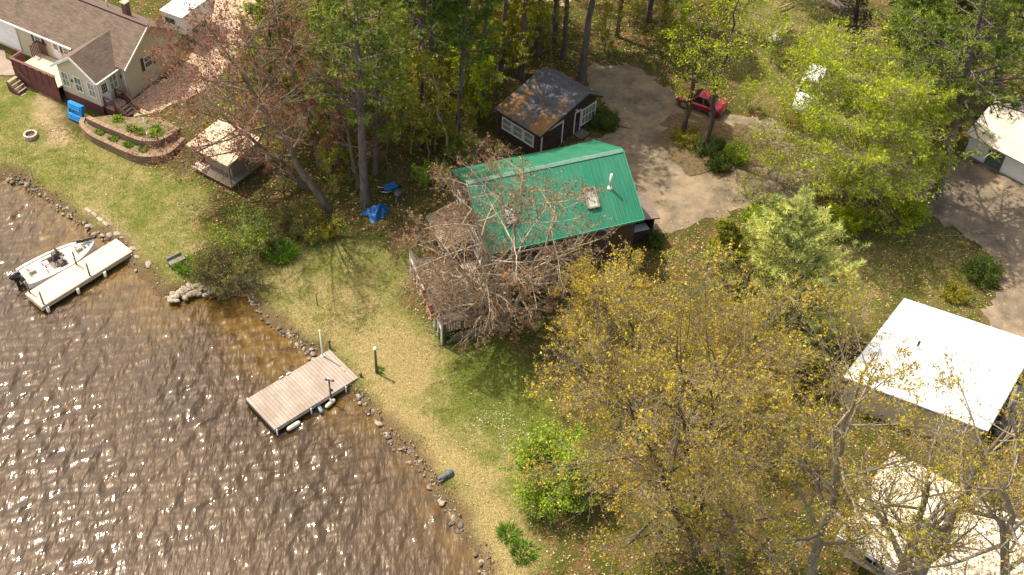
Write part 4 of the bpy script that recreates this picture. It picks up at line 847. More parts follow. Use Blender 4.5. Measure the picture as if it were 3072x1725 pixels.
# blue paddle raft leaning on the skirting
pm('raft_blue', (0.010, 0.235, 0.56), (0.008, 0.19, 0.47), 2.5, 0.35)
P = at(226, 356, 1.15); rf = thing('paddle_raft', 'bright blue plastic paddle boat leaning on edge against the maroon skirting', 'paddle boat', (P[0], P[1], ground_z(P[0], P[1])), RAD(-27))
rf.rotation_euler = (RAD(-16), 0, RAD(-27))
def pont(z0, z1, x0, x1):
    m = MB(); n = 9
    for yy, ins in ((-0.30, 0.06), (-0.36, 0.16)): pass
    m.hexa([(x0, -0.12, z0), (x1, -0.12, z0), (x1, 0.16, z0), (x0, 0.16, z0)], [(x0, -0.12, z1), (x1, -0.12, z1), (x1, 0.16, z1), (x0, 0.16, z1)])
    for i in range(3): zc = z0+(z1-z0)*(i+0.75)/3.5; m.box(x0+0.12, x1-0.12, -0.17, -0.121, zc-0.045, zc+0.045)
    return m
pont(0.03, 0.52, -0.62, 0.62).build('float', 'raft_blue', rf, bevel=0.06); pont(0.78, 1.28, -0.62, 0.62).build('float', 'raft_blue', rf, bevel=0.06)
m_ = MB(); m_.box(-0.5, 0.5, 0.0, 0.14, 0.5, 0.8); m_.box(0.36, 0.62, -0.1, 0.14, 0.48, 0.82); m_.box(-0.62, -0.50, -0.1, 0.14, 0.5, 0.8); m_.build('bridge', 'raft_blue', rf, bevel=0.03)
m_ = MB(); m_.tube([(-0.22, -0.04, 0.64), (-0.22, 0.06, 0.64)], 0.05, 8); m_.build('drain_plug', 'rubber', rf)
# block retaining walls
m, t, b = nodes_of('wall_block')
v = objco(t); br = N(t, 'ShaderNodeTexBrick', Scale=1.0); br.inputs['Brick Width'].default_value = 0.34; br.inputs['Row Height'].default_value = 0.15; br.inputs['Mortar Size'].default_value = 0.012
br.inputs['Color1'].default_value = (0.235, 0.160, 0.105, 1); br.inputs['Color2'].default_value = (0.155, 0.108, 0.072, 1); br.inputs['Mortar'].default_value = (0.05, 0.03, 0.02, 1)
uvn = N(t, 'ShaderNodeAttribute', attribute_name='run'); t.links.new(uvn.outputs['Vector'], br.inputs['Vector'])
c = mixc(t, 1.0, br.outputs['Color'], ramp(t, noise(t, v, 7, 6, 0.7), [(0.3, (0.7, 0.7, 0.7)), (0.7, (1.35, 1.3, 1.2))]), 'MULTIPLY'); t.links.new(c, b.inputs['Base Color']); b.inputs['Roughness'].default_value = 0.95; bump(t, b, br.outputs['Fac'], -0.7, 0.03)
def curved(pts, n=8):
    pts = [np.array(p) for p in pts]; out = []
    for i in range(len(pts)-1):
        p0 = pts[max(i-1, 0)]; p1 = pts[i]; p2 = pts[i+1]; p3 = pts[min(i+2, len(pts)-1)]
        for k in range(n):
            s = k/n; out.append(0.5*((2*p1)+(p2-p0)*s+(2*p0-5*p1+4*p2-p3)*s*s+(3*p1-p0-3*p2+p3)*s**3))
    out.append(pts[-1]); return np.array(out)
def block_wall(px, ztop, zbot, label, th=0.27):
    P = np.array([at(x, y, ztop)[:2] for x, y in px]); C_ = curved(P); d_ = np.gradient(C_, axis=0); d_ /= np.linalg.norm(d_, axis=1, keepdims=True); nn = np.stack([-d_[:, 1], d_[:, 0]], 1)
    run = np.concatenate([[0], np.cumsum(np.linalg.norm(np.diff(C_, axis=0), axis=1))]); vs = []; uv = []
    for i in range(len(C_)):
        for s, z in ((-1, zbot), (-1, ztop-0.09), (1, ztop-0.09), (1, zbot)): p = C_[i]+nn[i]*th/2*s; vs.append((p[0], p[1], z)); uv.append((run[i], z, 0))
    root = thing('retaining_wall', label, 'wall', (C_[len(C_)//2][0], C_[len(C_)//2][1], zbot)); o0 = np.array(root.location)
    def mk(name, vs, uv):
        fs = []; n = len(C_)
        for i in range(n-1): fs += [(i*4+k, i*4+k+1, (i+1)*4+k+1, (i+1)*4+k) for k in range(3)]+[(i*4+3, i*4, (i+1)*4, (i+1)*4+3)]
        fs += [(3, 2, 1, 0), tuple((n-1)*4+k for k in range(4))]
        me = bpy.data.meshes.new(name); me.from_pydata([tuple(np.array(p)-o0) for p in vs], [], fs); me.materials.append(MATS['wall_block']); me.update()
        at_ = me.attributes.new('run', 'FLOAT_VECTOR', 'POINT'); at_.data.foreach_set('vector', np.array(uv, np.float32).ravel())
        o = bpy.data.objects.new(name, me); COL.objects.link(o); o.parent = root
    mk('courses', vs, uv)
    vs = []; uv = []
    for i in range(len(C_)):
        for s, z in ((-1, ztop-0.088), (-1, ztop), (1, ztop), (1, ztop-0.088)): p = C_[i]+nn[i]*(th/2+0.02)*s; vs.append((p[0], p[1], z)); uv.append((run[i], 0.03+z*0.02+(0.05 if s > 0 else 0), 0))
    mk('capping', vs, uv); return C_
outer = [(249, 352), (246, 372), (274, 401), (330, 428), (361, 443), (411, 462), (456, 465), (495, 458), (522, 440), (550, 412)]
inner = [(262, 350), (311, 373), (365, 395), (417, 415), (450, 419), (476, 416), (505, 402), (535, 380)]
co = block_wall(outer, 1.55, 0.7, 'outer lower curved tan block retaining wall round the garden bed')
ci = block_wall(inner, 1.95, 1.0, 'inner upper curved tan block retaining wall beneath the porch steps')
pm('bed_soil', (0.21, 0.155, 0.085), (0.075, 0.075, 0.028), 3.5, 1.0, 0.8)
sheet('garden_bed', None, 'bed_soil', 0, raw=np.vstack([co, ci[::-1]]), zoff=1.45, jag=0, seed=9)
sheet('garden_bed', None, 'bed_soil', 0, raw=np.vstack([ci, [at(480, 350, 1.85)[:2], at(400, 352, 1.85)[:2], at(330, 345, 1.85)[:2]]]), zoff=1.84, jag=0, seed=10)
P = at(443, 405, 1.84); gl = thing('garden_light', 'slim white garden light pole standing in the upper flower bed', 'garden light', (P[0], P[1], 1.84)); m_ = MB(); m_.tube([(0, 0, 0), (-0.05, 0, 1.4)], 0.022, 6); m_.build('shaft', 'white_pvc', gl); m_ = MB(); m_.lathe((0, 0, 0), [(0.02, 0), (0.08, 0.03), (0.09, 0.16), (0.03, 0.22)], 10); m_.build('lamp', 'white_pvc', gl)
# posts, stakes, stones
def stake(px, h, r, mat, lab, lean=(0, 0), cap=None, name='wooden_stake', cat='stake'):
    P = G(*px); o = thing(name, lab, cat, P); m = MB(); m.tube([(0, 0, -0.3), (lean[0]*h, lean[1]*h, h)], [r, r*0.9], 8); m.build('shaft', mat, o)
    if cap: m = MB(); m.ball((lean[0]*h, lean[1]*h, h), r*1.5); m.build('cap', cap, o)
    return o
stake((101, 537), 1.1, 0.022, 'weathered_wood', 'thin pale stick standing in the grass near the left stony shore', cap='white_pvc')
stake((952, 915), 0.95, 0.03, 'black_metal', 'short dark stake standing alone in the dry middle lawn')
stake((1129.6, 1118), 2.0, 0.075, 'dark_post', 'tall grey weathered post with white top in the grass beside the broad dock', cap='white_pvc', name='weathered_post', cat='post')
pm('grey_plank', (0.20, 0.185, 0.15), (0.12, 0.11, 0.09), 5, 0.85, stretch=(0.4, 3, 1))
P0, P1 = G(510, 805), G(553, 780); az, L = unit2(P0, P1); bn_ = thing('garden_bench', 'grey wooden bench at the lawn corner beside the iris clump', 'bench', ((P0[0]+P1[0])/2, (P0[1]+P1[1])/2, (P0[2]+P1[2])/2-0.02), az)
m_ = MB(); m_.box(-L/2, L/2, -0.22, 0.2, 0.34, 0.39); m_.build('seat', 'grey_plank', bn_); m_ = MB(); m_.hexa([(-L/2, 0.17, 0.40), (L/2, 0.17, 0.40), (L/2, 0.22, 0.40), (-L/2, 0.22, 0.40)], [(-L/2, 0.23, 0.56), (L/2, 0.23, 0.56), (L/2, 0.28, 0.56), (-L/2, 0.28, 0.56)]); m_.build('backrest', 'grey_plank', bn_)
for x in (-L/2+0.05, L/2-0.05):
    for y in (-0.17, 0.17): m_ = MB(); m_.box(x-0.03, x+0.03, y-0.03, y+0.03, -0.1, 0.34); m_.build('leg', 'grey_plank', bn_)
# rocks
pm('shore_rock', (0.27, 0.22, 0.16), (0.08, 0.062, 0.044), 3.2, 0.9, 0.6, lo=0.32, hi=0.6); pm('pale_rock', (0.38, 0.32, 0.25), (0.16, 0.125, 0.09), 3.5, 0.9, 0.6); pm('dark_rock', (0.16, 0.145, 0.12), (0.05, 0.042, 0.034), 4, 0.9, 0.6); pm('slate_rock', (0.125, 0.13, 0.15), (0.06, 0.065, 0.075), 5, 0.8, 0.5)
def rock_mesh(seed, mat, flat=0.65):
    r = np.random.default_rng(seed); bm = bmesh.new(); bmesh.ops.create_icosphere(bm, subdivisions=2, radius=1.0)
    ks = r.normal(size=(5, 3))*1.6; ph = r.random(5)*6.28; pl = r.normal(size=(4, 3)); pl /= np.linalg.norm(pl, axis=1, keepdims=True)
    for v_ in bm.verts:
        c = np.array(v_.co); f = 1+0.10*np.sin(ks@c+ph).sum()/2
        for q in pl:
            dd = c@q*f
            if dd > 0.72: f *= 0.72/dd
        v_.co = Vector(c*f); v_.co.z *= flat
    me = bpy.data.meshes.new('rock'); bm.to_mesh(me); bm.free(); me.materials.append(MATS[mat]); me.polygons.foreach_set('use_smooth', [len(me.polygons) % 1 == 1]*len(me.polygons)); return me
RK = [rock_mesh(i, 'pale_rock' if i % 3 == 0 else ('dark_rock' if i % 3 == 1 else 'shore_rock')) for i in range(9)]
rr = np.random.default_rng(77)
def rock(x, y, z, s, label, group, mesh=None):
    o = bpy.data.objects.new('rock', mesh or RK[rr.integers(9)]); COL.objects.link(o); o.location = (x, y, z); o.scale = (s*rr.uniform(.8, 1.4), s*rr.uniform(.75, 1.15), s*rr.uniform(.7, 1.0)); o.rotation_euler = (rr.normal()*0.15, rr.normal()*0.15, rr.random()*6.28)
    return tag(o, label, 'rock', group)
def rock_row(px, step, rows, smin, smax, label, group, z=0.16, jit=0.12):
    P = np.array([at(x, y, 0.15)[:2] for x, y in px])
    for i in range(len(P)-1):
        d_ = P[i+1]-P[i]; L_ = np.linalg.norm(d_); d_ /= L_; n_ = np.array([-d_[1], d_[0]]); k = max(1, int(L_/step))
        for j in range(k):
            for r_ in range(rows):
                if rr.random() < 0.12: continue
                s = smin+(smax-smin)*rr.random()**2; q = P[i]+d_*L_*(j+rr.random())/k+n_*((r_-(rows-1)/2)*0.22+rr.normal()*jit)
                rock(q[0], q[1], z-0.10*(r_ == 0)+rr.normal()*0.03, s, label, group)
rock_row([(-60, 490), (0, 520), (100, 565), (200, 640), (300, 700), (345, 730)], 0.26, 2, 0.06, 0.23, 'rough stone edging the left lawn on the far side of the narrow dock', 'stones edging the left lawn', 0.2)
rock_row([(395, 785), (440, 830), (490, 880), (512, 905)], 0.24, 1, 0.08, 0.16, 'small stone in the edging between the narrow dock and the stone heap', 'stones edging the lawn corner', 0.2)
rock_row([(755, 892), (800, 950), (860, 1000), (920, 1045), (965, 1090)], 0.19, 2, 0.06, 0.22, 'stone along the bank between the shore shrub and the broad dock', 'stones on the bank above the broad dock', 0.15)
rock_row([(1060, 1180), (1120, 1250), (1200, 1330), (1280, 1420), (1340, 1500), (1400, 1600), (1440, 1660), (1462, 1730)], 0.22, 2, 0.05, 0.2, 'brownish stone along the eroded bank below the broad dock', 'stones on the bank below the broad dock', 0.14, 0.2)
for i in range(64):
    s = rr.random(); P = at(512+140*s, 900-38*s+rr.normal()*9-6, 0.2); rock(P[0], P[1], 0.12+0.22*rr.random(), 0.14+0.15*rr.random(), 'rounded pale stone in the heap at the lawn corner', 'stones heaped at the lawn corner', RK[(0, 3, 6, 2, 5)[rr.integers(5)]])
for (px, s, lab) in (((329, 705), 0.24, 'biggest pale boulder on the grass beside the dock head'), ((352, 700), 0.2, 'flat tan stone in the grass just above the dock head'), ((400, 745), 0.26, 'flat round tan stone at the corner of the dock head'), ((412, 770), 0.17, 'smaller flat stone in the grass below the dock head'), ((446, 792), 0.28, 'flat grey stepping stone in the grass near the bench'), ((366, 712), 0.13, 'small pale stone in the grass uphill of the dock head')):
    P = G(*px); o = rock(P[0], P[1], P[2]-0.02, s, lab, None, RK[0]); o.scale.z = s*0.5
P = G(290, 650); o = thing('stone_border', 'long narrow stone slab set in the grass beside the left shore', 'stone', P, unit2(G(258, 625), G(327, 680))[0]); m_ = MB()
for i in range(4): m_.box(-1.15+i*0.6, -0.60+i*0.6, -0.11, 0.11, -0.1, 0.05+0.01*(i % 2))
m_.build('slab', 'pale_rock', o, bevel=0.03)
# dark grey stone ornament by the bank
P = G(1338, 1430); o = thing('stone_ornament', 'dark slate grey animal-shaped stone ornament lying on the grass by the bank', 'ornament', P, unit2(G(1318, 1442), G(1352, 1420))[0])
m_ = MB(); m_.ball((0.22, 0, 0.18), (0.34, 0.25, 0.24), 14, 9); m_.ball((-0.12, 0, 0.16), (0.30, 0.2, 0.2), 14, 9); m_.build('body', 'slate_rock', o)
m_ = MB(); m_.ball((-0.42, 0.06, 0.12), (0.16, 0.13, 0.14), 12, 8); m_.build('head', 'slate_rock', o); m_ = MB(); m_.ball((-0.36, -0.15, 0.06), (0.24, 0.07, 0.08), 10, 7); m_.build('foreleg', 'slate_rock', o); o.scale = (.8, .8, .8); m_ = MB(); m_.ball((0.40, -0.16, 0.08), (0.15, 0.12, 0.1), 10, 7); m_.build('haunch', 'slate_rock', o)
# pale shelter under the red maple
boards('shelter_boards', (0.56, 0.45, 0.32), (0.44, 0.34, 0.24), 0.2, 'x', 0.8, (0.2, 0.15, 0.1), 0.06, 0.5, 0.4)
P0, P1 = at(578, 500, 1.45), at(694, 560, 1.45); az, L = unit2(P0, P1); sh = thing('garden_shelter', 'pale flat roofed wooden shelter half hidden under the red budding maple', 'shelter', (P0[0], P0[1], 1.4), az)
W_ = 2.9
m_ = MB(); m_.box(-0.05, L+0.05, 0.42, W_, 0, 0.13); m_.build('floor', 'weathered_wood', sh); m_ = MB(); m_.box(-0.05, L+0.05, -0.05, 0.415, 0, 0.15); m_.build('front_step', 'shelter_boards', sh); m_ = MB(); slab(m_, [(-0.12, -0.1, 1.82), (L+0.1, -0.1, 1.82), (L+0.1, W_+0.1, 2.0), (-0.12, W_+0.1, 2.0)], 0.09); m_.build('roof', 'shelter_boards', sh)
for x, y in ((0.03, 0.03), (L-0.1, 0.03), (0.03, W_-0.1), (L-0.1, W_-0.1)): m_ = MB(); m_.box(x, x+0.09, y, y+0.09, 0.14, 1.74); m_.build('post', 'weathered_wood', sh)
m_ = MB(); m_.box(0.2, L-0.2, W_-0.2, W_-0.14, 0.14, 1.6); m_.build('back_wall', 'dark_board_siding', sh); m_ = MB(); m_.box(0.2, 0.26, 0.6, W_-0.2, 0.14, 0.95); m_.build('side_wall', 'dark_board_siding', sh); m_ = MB(); m_.box(0.5, L-0.5, 0.7, 1.9, 0.14, 0.72); m_.build('bench_box', 'weathered_wood', sh)
P0, P1 = at(481, 31, 4.2), at(542, 53, 4.2); az, L = unit2(P0, P1); tr = thing('camper_trailer', 'white roofed camper trailer parked behind the cream house', 'trailer', (P0[0], P0[1], 2.3), az)
m_ = MB(); m_.box(0, L*1.05, 0.02, 3.4, 0.5, 1.86); m_.build('body', 'gelcoat_white', tr, bevel=0.06); m_ = MB(); m_.box(-0.04, L*1.05+0.04, -0.04, 3.45, 1.86, 1.95); m_.build('roof', 'white_membrane', tr)
m_ = MB(); m_.box(0.3, 1.1, -0.0, 0.03, 1.1, 1.5); m_.build('window', 'dark_glass', tr)
for y in (1.3, 2.1):
    for x in (0.1, L*0.95): m_ = MB(); m_.tube([(x, y, 0.32), (x+0.16, y, 0.32)], 0.32, 14); m_.build('wheel', 'rubber', tr)
# blue tarpaulin heap, grill
pm('tarp_blue', (0.008, 0.13, 0.36), (0.006, 0.075, 0.24), 3, 0.4, 0.4)
P = G(1135, 640); xs_ = np.linspace(-1, 1, 26); X, Y, F = grid(xs_, xs_); r_ = np.sqrt(X**2+Y**2)
Zt = np.maximum(0, 0.75*(1-r_**2.2)+0.16*np.sin(X*5+1)*np.cos(Y*4)+0.10*np.sin(X*9-Y*7)+0.05*np.sin(X*17+Y*13))*(r_ < 1.25); nzv = 1+0.2*np.sin(np.arctan2(Y, X)*3+1)
o = np_mesh('blue_tarpaulin', np.stack([X*0.8*nzv, Y*0.5*nzv, Zt*0.8-0.03], 1), F, 'tarp_blue', smooth_=False); o.location = P; o.rotation_euler = (0, 0, 0.55); tag(o, 'crumpled blue tarpaulin heap at the foot of the big pine', 'tarpaulin')
P = G(1196, 604); o = thing('kettle_grill', 'dark round kettle grill standing beyond the blue tarpaulin heap', 'grill', P)
pm('enamel_dark', (0.05, 0.065, 0.06), (0.03, 0.04, 0.038), 4, 0.2)
m_ = MB(); m_.lathe((0, 0, 0), [(0.02, 0.42), (0.22, 0.48), (0.31, 0.66)], 16); m_.build('bowl', 'enamel_dark', o); m_ = MB(); m_.lathe((0, 0, 0), [(0.32, 0.66), (0.28, 0.80), (0.16, 0.90), (0.01, 0.93)], 16); m_.build('lid', 'enamel_dark', o)
for k in range(3): q = 2*math.pi*k/3; m_ = MB(); m_.tube([(0.2*math.cos(q), 0.2*math.sin(q), 0.52), (0.33*math.cos(q), 0.33*math.sin(q), 0)], 0.015, 6); m_.build('leg', 'alu_beam', o)
P = G(1172, 578); o = thing('garden_cart', 'small blue and white cart among the trees behind the grill', 'cart', P, 0.6); m_ = MB(); m_.hexa([(-0.25, -0.2, 0.25), (0.25, -0.2, 0.25), (0.25, 0.2, 0.25), (-0.25, 0.2, 0.25)], [(-0.42, -0.3, 0.55), (0.42, -0.3, 0.55), (0.42, 0.3, 0.55), (-0.42, 0.3, 0.55)]); m_.build('tray', 'tarp_blue', o)
m_ = MB(); m_.tube([(0.55, -0.04, 0.18), (0.55, 0.04, 0.18)], 0.18, 12); m_.build('wheel', 'rubber', o); m_ = MB(); m_.tube([(0.55, 0.1, 0.18), (-0.3, 0.25, 0.35), (-0.75, 0.28, 0.6)], 0.02, 6); m_.tube([(0.55, -0.1, 0.18), (-0.3, -0.25, 0.35), (-0.75, -0.28, 0.6)], 0.02, 6); m_.build('handle', 'white_pvc', o)

# ---- vehicles
def carp(name, rgb, rough=0.25):
    m, t, b = nodes_of(name); c = ramp(t, noise(t, objco(t), 1.5, 4), [(0.35, tuple(x*0.85 for x in rgb)), (0.65, rgb)]); t.links.new(c, b.inputs['Base Color']); b.inputs['Roughness'].default_value = rough; b.inputs['Coat Weight'].default_value = 0.6
carp('paint_red', (0.27, 0.008, 0.016)); carp('paint_white', (0.80, 0.80, 0.78)); carp('paint_grey', (0.13, 0.15, 0.17)); pm('rim_silver', (0.5, 0.5, 0.5), (0.35, 0.35, 0.35), 6, 0.3, metal=0.8); pm('lamp_red', (0.45, 0.02, 0.015), None, 5, 0.2); pm('lamp_clear', (0.75, 0.75, 0.72), None, 5, 0.1)
def vehicle(name, label, cat, rear_px, front_px, W, H, paint, kind):
    A, B_ = G(*rear_px), G(*front_px); az, L = unit2(A, B_); z = ground_z((A[0]+B_[0])/2, (A[1]+B_[1])/2)+0.04
    o = thing(name, label, cat, ((A[0]+B_[0])/2, (A[1]+B_[1])/2, z), az); h = L/2; hw = W/2
    hood = 0.60*H if kind == 'suv' else 0.62*H
    stn = [(-h, hw*.72, hood*.72), (-h*.97, hw*.9, hood*.95), (-h*.8, hw, hood), (-h*.3, hw, hood*1.02), (h*.3, hw, hood), (h*.72, hw*.98, hood*.92), (h*.93, hw*.88, hood*.8), (h, hw*.7, hood*.62)]
    m = MB(); vs = []; n = 10
    for x, w_, zt in stn:
        vs += [(x, -w_*.9, 0.22), (x, -w_, 0.34), (x, -w_, zt*.72), (x, -w_*.93, zt*.94), (x, -w_*.6, zt), (x, w_*.6, zt), (x, w_*.93, zt*.94), (x, w_, zt*.72), (x, w_, 0.34), (x, w_*.9, 0.22)]
    fs = [(i*n+k, (i+1)*n+k, (i+1)*n+(k+1) % n, i*n+(k+1) % n) for i in range(len(stn)-1) for k in range(n)]+[tuple(range(n)), tuple(range((len(stn)-1)*n, len(stn)*n))[::-1]]
    m.add(vs, fs, True); body = m.build('body', paint, o)
    xa, xb, ra, rb = (-h*.9, h*.42, -h*.78, h*.12) if kind == 'suv' else (-h*.62, h*.38, -h*.30, h*.06)
    zt = hood*.97
    m = MB(); m.hexa([(xa, -hw*.9, zt), (xb, -hw*.9, zt), (xb, hw*.9, zt), (xa, hw*.9, zt)], [(ra, -hw*.72, H-.03), (rb, -hw*.72, H-.03), (rb, hw*.72, H-.03), (ra, hw*.72, H-.03)]); g_ = m.build('windows', 'dark_glass', o)
    m = MB(); m.hexa([(ra-.06, -hw*.74, H-.05), (rb+.06, -hw*.74, H-.05), (rb+.06, hw*.74, H-.05), (ra-.06, hw*.74, H-.05)], [(ra, -hw*.68, H), (rb, -hw*.68, H), (rb, hw*.68, H), (ra, hw*.68, H)]); m.build('roof', paint, o, bevel=0.02)
    xm = (xa+xb)/2*0.9+(-h*.1)
    for s in (-1, 1):
        for x0, x1 in ((xa, ra), (xb, rb), (xm, (ra+rb)/2-.05)): m = MB(); m.bar((x0, s*hw*.905, zt), (x1, s*hw*.725, H-.03), 0.07); m.build('pillar', paint, o)
    for sx in (-h*.62, h*.60):
        for s in (-1, 1):
            m = MB(); m.tube([(sx, s*(hw-.2), 0.31), (sx, s*(hw+.015), 0.31)], 0.31, 16); wl = m.build('wheel', 'rubber', o); m = MB(); m.tube([(sx, s*(hw+.016), 0.31), (sx, s*(hw+.03), 0.31)], 0.2, 14); m.build('rim', 'rim_silver', wl)
    for s in (-1, 1):
        m = MB(); m.box(h*.95, h*.985, s*hw*.62-.14, s*hw*.62+.14, hood*.58, hood*.72); m.build('headlight', 'lamp_clear', o); m = MB(); m.box(-h*1.0, -h*.965, s*hw*.66-.12, s*hw*.66+.12, hood*.66, hood*.82); m.build('tail_light', 'lamp_red', o)
        m = MB(); m.ball((h*.30, s*(hw+.1), zt+.02), (0.07, 0.1, 0.07)); m.build('mirror', paint, o)
    m = MB(); m.box(-h*1.005, -h*.975, -.22, .22, hood*.5, hood*.62); m.build('number_plate', 'white_door', o)
    return o
vehicle('parked_car', 'dark red car parked on the driveway behind two tree trunks', 'car', (2170, 345), (2034, 300), 1.5, 1.22, 'paint_red', 'car')
vehicle('parked_car', 'white sport utility car glimpsed through the yellow-green tree', 'car', (2447, 238), (2402, 352), 1.65, 1.6, 'paint_white', 'suv')
vehicle('parked_car', 'dark grey car almost hidden behind the yellow-green tree', 'car', (2600, 262), (2560, 330), 1.6, 1.35, 'paint_grey', 'suv')
# ---- back yard odds and ends
pm('cut_log', (0.42, 0.33, 0.24), (0.25, 0.19, 0.13), 5, 0.9, stretch=(0.3, 3, 3)); pm('firewood', (0.26, 0.165, 0.10), (0.10, 0.065, 0.045), 6, 0.9)
def pole_on(p0, p1, r, z, lab, group, mat='cut_log', name='timber_pole', cat='pole'):
    A, B_ = G(*p0, z), G(*p1, z); o = thing(name, lab, cat, (A+B_)/2, 0, group); c = (A+B_)/2; m = MB(); m.tube([A-c, B_-c], [r, r*0.85], 8); m.build('timber', mat, o)
for i, (a_, b_) in enumerate((((2489, 2), (2537, 47)), ((2484, 4), (2530, 50)), ((2481, 10), (2520, 36)), ((2494, 0), (2540, 42)))): pole_on(a_, b_, 0.08, 0.25+0.05*(i % 2), 'long pale timber pole lying on the woodpile behind the meadow', 'poles on the woodpile')
r2 = np.random.default_rng(31)
for i in range(22):
    P = G(2515+r2.normal()*22, 22+r2.normal()*13); o = thing('firewood_log', 'short split log in the woodpile under the pale poles', 'log', (P[0], P[1], P[2]+0.1), r2.random()*3.1, 'logs in the woodpile'); m_ = MB(); m_.tube([(-.25, 0, 0), (.25, 0, 0)], 0.09+0.04*r2.random(), 7); m_.build('wood', 'firewood', o)
pole_on((2333, 36), (2372, 20), 0.08, 0.3, 'single pale plank resting on a stump at the meadow edge', None, name='plank', cat='plank')
P = G(2338, 100); o = thing('curved_panel', 'curved tan panel lying in the rough grass beside the white slatted chair', 'panel', P, unit2(G(2310, 112), G(2362, 88))[0]); m_ = MB(); pts = [(-0.75, 0.0), (-0.2, 0.03), (0.35, 0.1), (0.7, 0.28), (0.85, 0.5)]
for i in range(4): (x0, z0), (x1, z1) = pts[i], pts[i+1]; m_.hexa([(x0, -.35, z0), (x1, -.35, z1), (x1, .35, z1), (x0, .35, z0)], [(x0, -.35, z0+.04), (x1, -.35, z1+.04), (x1, .35, z1+.04), (x0, .35, z0+.04)])
pm('tan_panel', (0.34, 0.24, 0.13), (0.25, 0.17, 0.09), 3, 0.7); m_.build('sheet', 'tan_panel', o); m_ = MB(); m_.tube([(-0.3, .38, 0.1), (0.3, .42, 0.5), (0.85, .38, 0.58), (0.88, -.38, 0.56)], 0.025, 6); m_.build('hoop', 'alu_beam', o)
P = G(2318, 126); o = thing('slatted_chair', 'white slatted lounge chair in the rough grass behind the driveway', 'chair', P, unit2(G(2300, 132), G(2340, 120))[0])
m_ = MB()
for i in range(5): m_.box(-0.5+i*0.2, -0.38+i*0.2, -0.3, 0.3, 0.3, 0.34)
m_.box(-0.5, 0.5, -0.34, -0.30, 0.27, 0.36); m_.box(-0.5, 0.5, 0.30, 0.34, 0.27, 0.36); m_.build('seat', 'white_pvc', o)
for x in (-.42, .42):
    for y in (-.3, .3): m_ = MB(); m_.box(x-.025, x+.025, y-.025, y+.025, 0, 0.27); m_.build('leg', 'white_pvc', o)
def wire(p0, p1, z0, z1, lab, sag=0.5, r=0.016):
    A, B_ = at(*p0, z0), at(*p1, z1); A, B_ = A+(A-B_)*0.15, B_+(B_-A)*0.4; c = (A+B_)/2; o = thing('overhead_wire', lab, 'wire', c); pts = []
    for i in range(25): s = i/24; p = A+(B_-A)*s-c; p[2] -= sag*4*s*(1-s); pts.append(p)
    m = MB(); m.tube(pts, r, 5); m.build('cable', 'dark_post', o)
wire((2421, 57), (2754, 129), 7.0, 6.6, 'overhead wire crossing the meadow, the upper of the pair'); wire((2424, 62), (2756, 134), 6.8, 6.4, 'overhead wire crossing the meadow, the lower of the pair')
wire((2830, 643), (3072, 617), 5.5, 5.6, 'dark overhead wire crossing the driveway at the right edge, nearer the barn', 0.15); wire((2832, 704), (3072, 700), 5.2, 5.3, 'dark overhead wire crossing the driveway at the right edge, farther from the barn', 0.15)

# ------------------------------------------------------------------ trees and plants
def bark(name, c1, c2, bands=None):
    m, t, b = nodes_of(name); v = objco(t, (1, 1, 0.25)); c = ramp(t, noise(t, v, 5, 6, 0.7), [(0.32, c2), (0.66, c1)])
    t.links.new(c, b.inputs['Base Color']); b.inputs['Roughness'].default_value = 0.95; b.inputs['Specular IOR Level'].default_value = 0.15; bump(t, b, noise(t, v, 9, 5, 0.7), 0.8, 0.04)
bark('bark_grey', (0.31, 0.26, 0.19), (0.15, 0.122, 0.088)); bark('bark_pale', (0.46, 0.385, 0.28), (0.25, 0.20, 0.145)); bark('bark_dark', (0.125, 0.095, 0.07), (0.05, 0.038, 0.03)); bark('bark_pine', (0.185, 0.145, 0.125), (0.085, 0.065, 0.056)); bark('bark_maple', (0.225, 0.165, 0.12), (0.10, 0.075, 0.055))
foliage('leaf_red', [(0.0, (0.093, 0.030, 0.020)), (0.45, (0.235, 0.075, 0.045)), (0.8, (0.350, 0.135, 0.070)), (1.0, (0.371, 0.210, 0.090))], 0.3)
foliage('leaf_rust', [(0.0, (0.110, 0.058, 0.031)), (0.45, (0.250, 0.131, 0.061)), (0.8, (0.340, 0.210, 0.094)), (1.0, (0.350, 0.284, 0.132))], 0.3)
foliage('leaf_gold', [(0.0, (0.185, 0.119, 0.012)), (0.4, (0.407, 0.294, 0.023)), (0.75, (0.531, 0.418, 0.035)), (1.0, (0.469, 0.461, 0.058))], 0.4)
foliage('leaf_bronze', [(0.0, (0.161, 0.103, 0.012)), (0.4, (0.364, 0.246, 0.026)), (0.75, (0.457, 0.399, 0.034)), (1.0, (0.375, 0.475, 0.040))], 0.35)
foliage('leaf_lime', [(0.0, (0.121, 0.172, 0.005)), (0.4, (0.319, 0.397, 0.008)), (0.75, (0.484, 0.552, 0.014)), (1.0, (0.616, 0.644, 0.036))], 0.45)
foliage('leaf_green', [(0.0, (0.074, 0.123, 0.008)), (0.4, (0.202, 0.312, 0.018)), (0.75, (0.367, 0.494, 0.029)), (1.0, (0.605, 0.691, 0.077))], 0.4)
foliage('leaf_olive', [(0.0, (0.086, 0.092, 0.009)), (0.4, (0.241, 0.230, 0.018)), (0.75, (0.405, 0.358, 0.029)), (1.0, (0.617, 0.532, 0.055))], 0.4)
foliage('leaf_shore', [(0.0, (0.05, 0.052, 0.012)), (0.4, (0.13, 0.125, 0.025)), (0.75, (0.20, 0.185, 0.04)), (1.0, (0.29, 0.25, 0.07))], 0.35)
foliage('needle_pine', [(0.0, (0.043, 0.073, 0.014)), (0.4, (0.103, 0.160, 0.025)), (0.75, (0.191, 0.251, 0.036)), (1.0, (0.365, 0.388, 0.055))], 0.25)
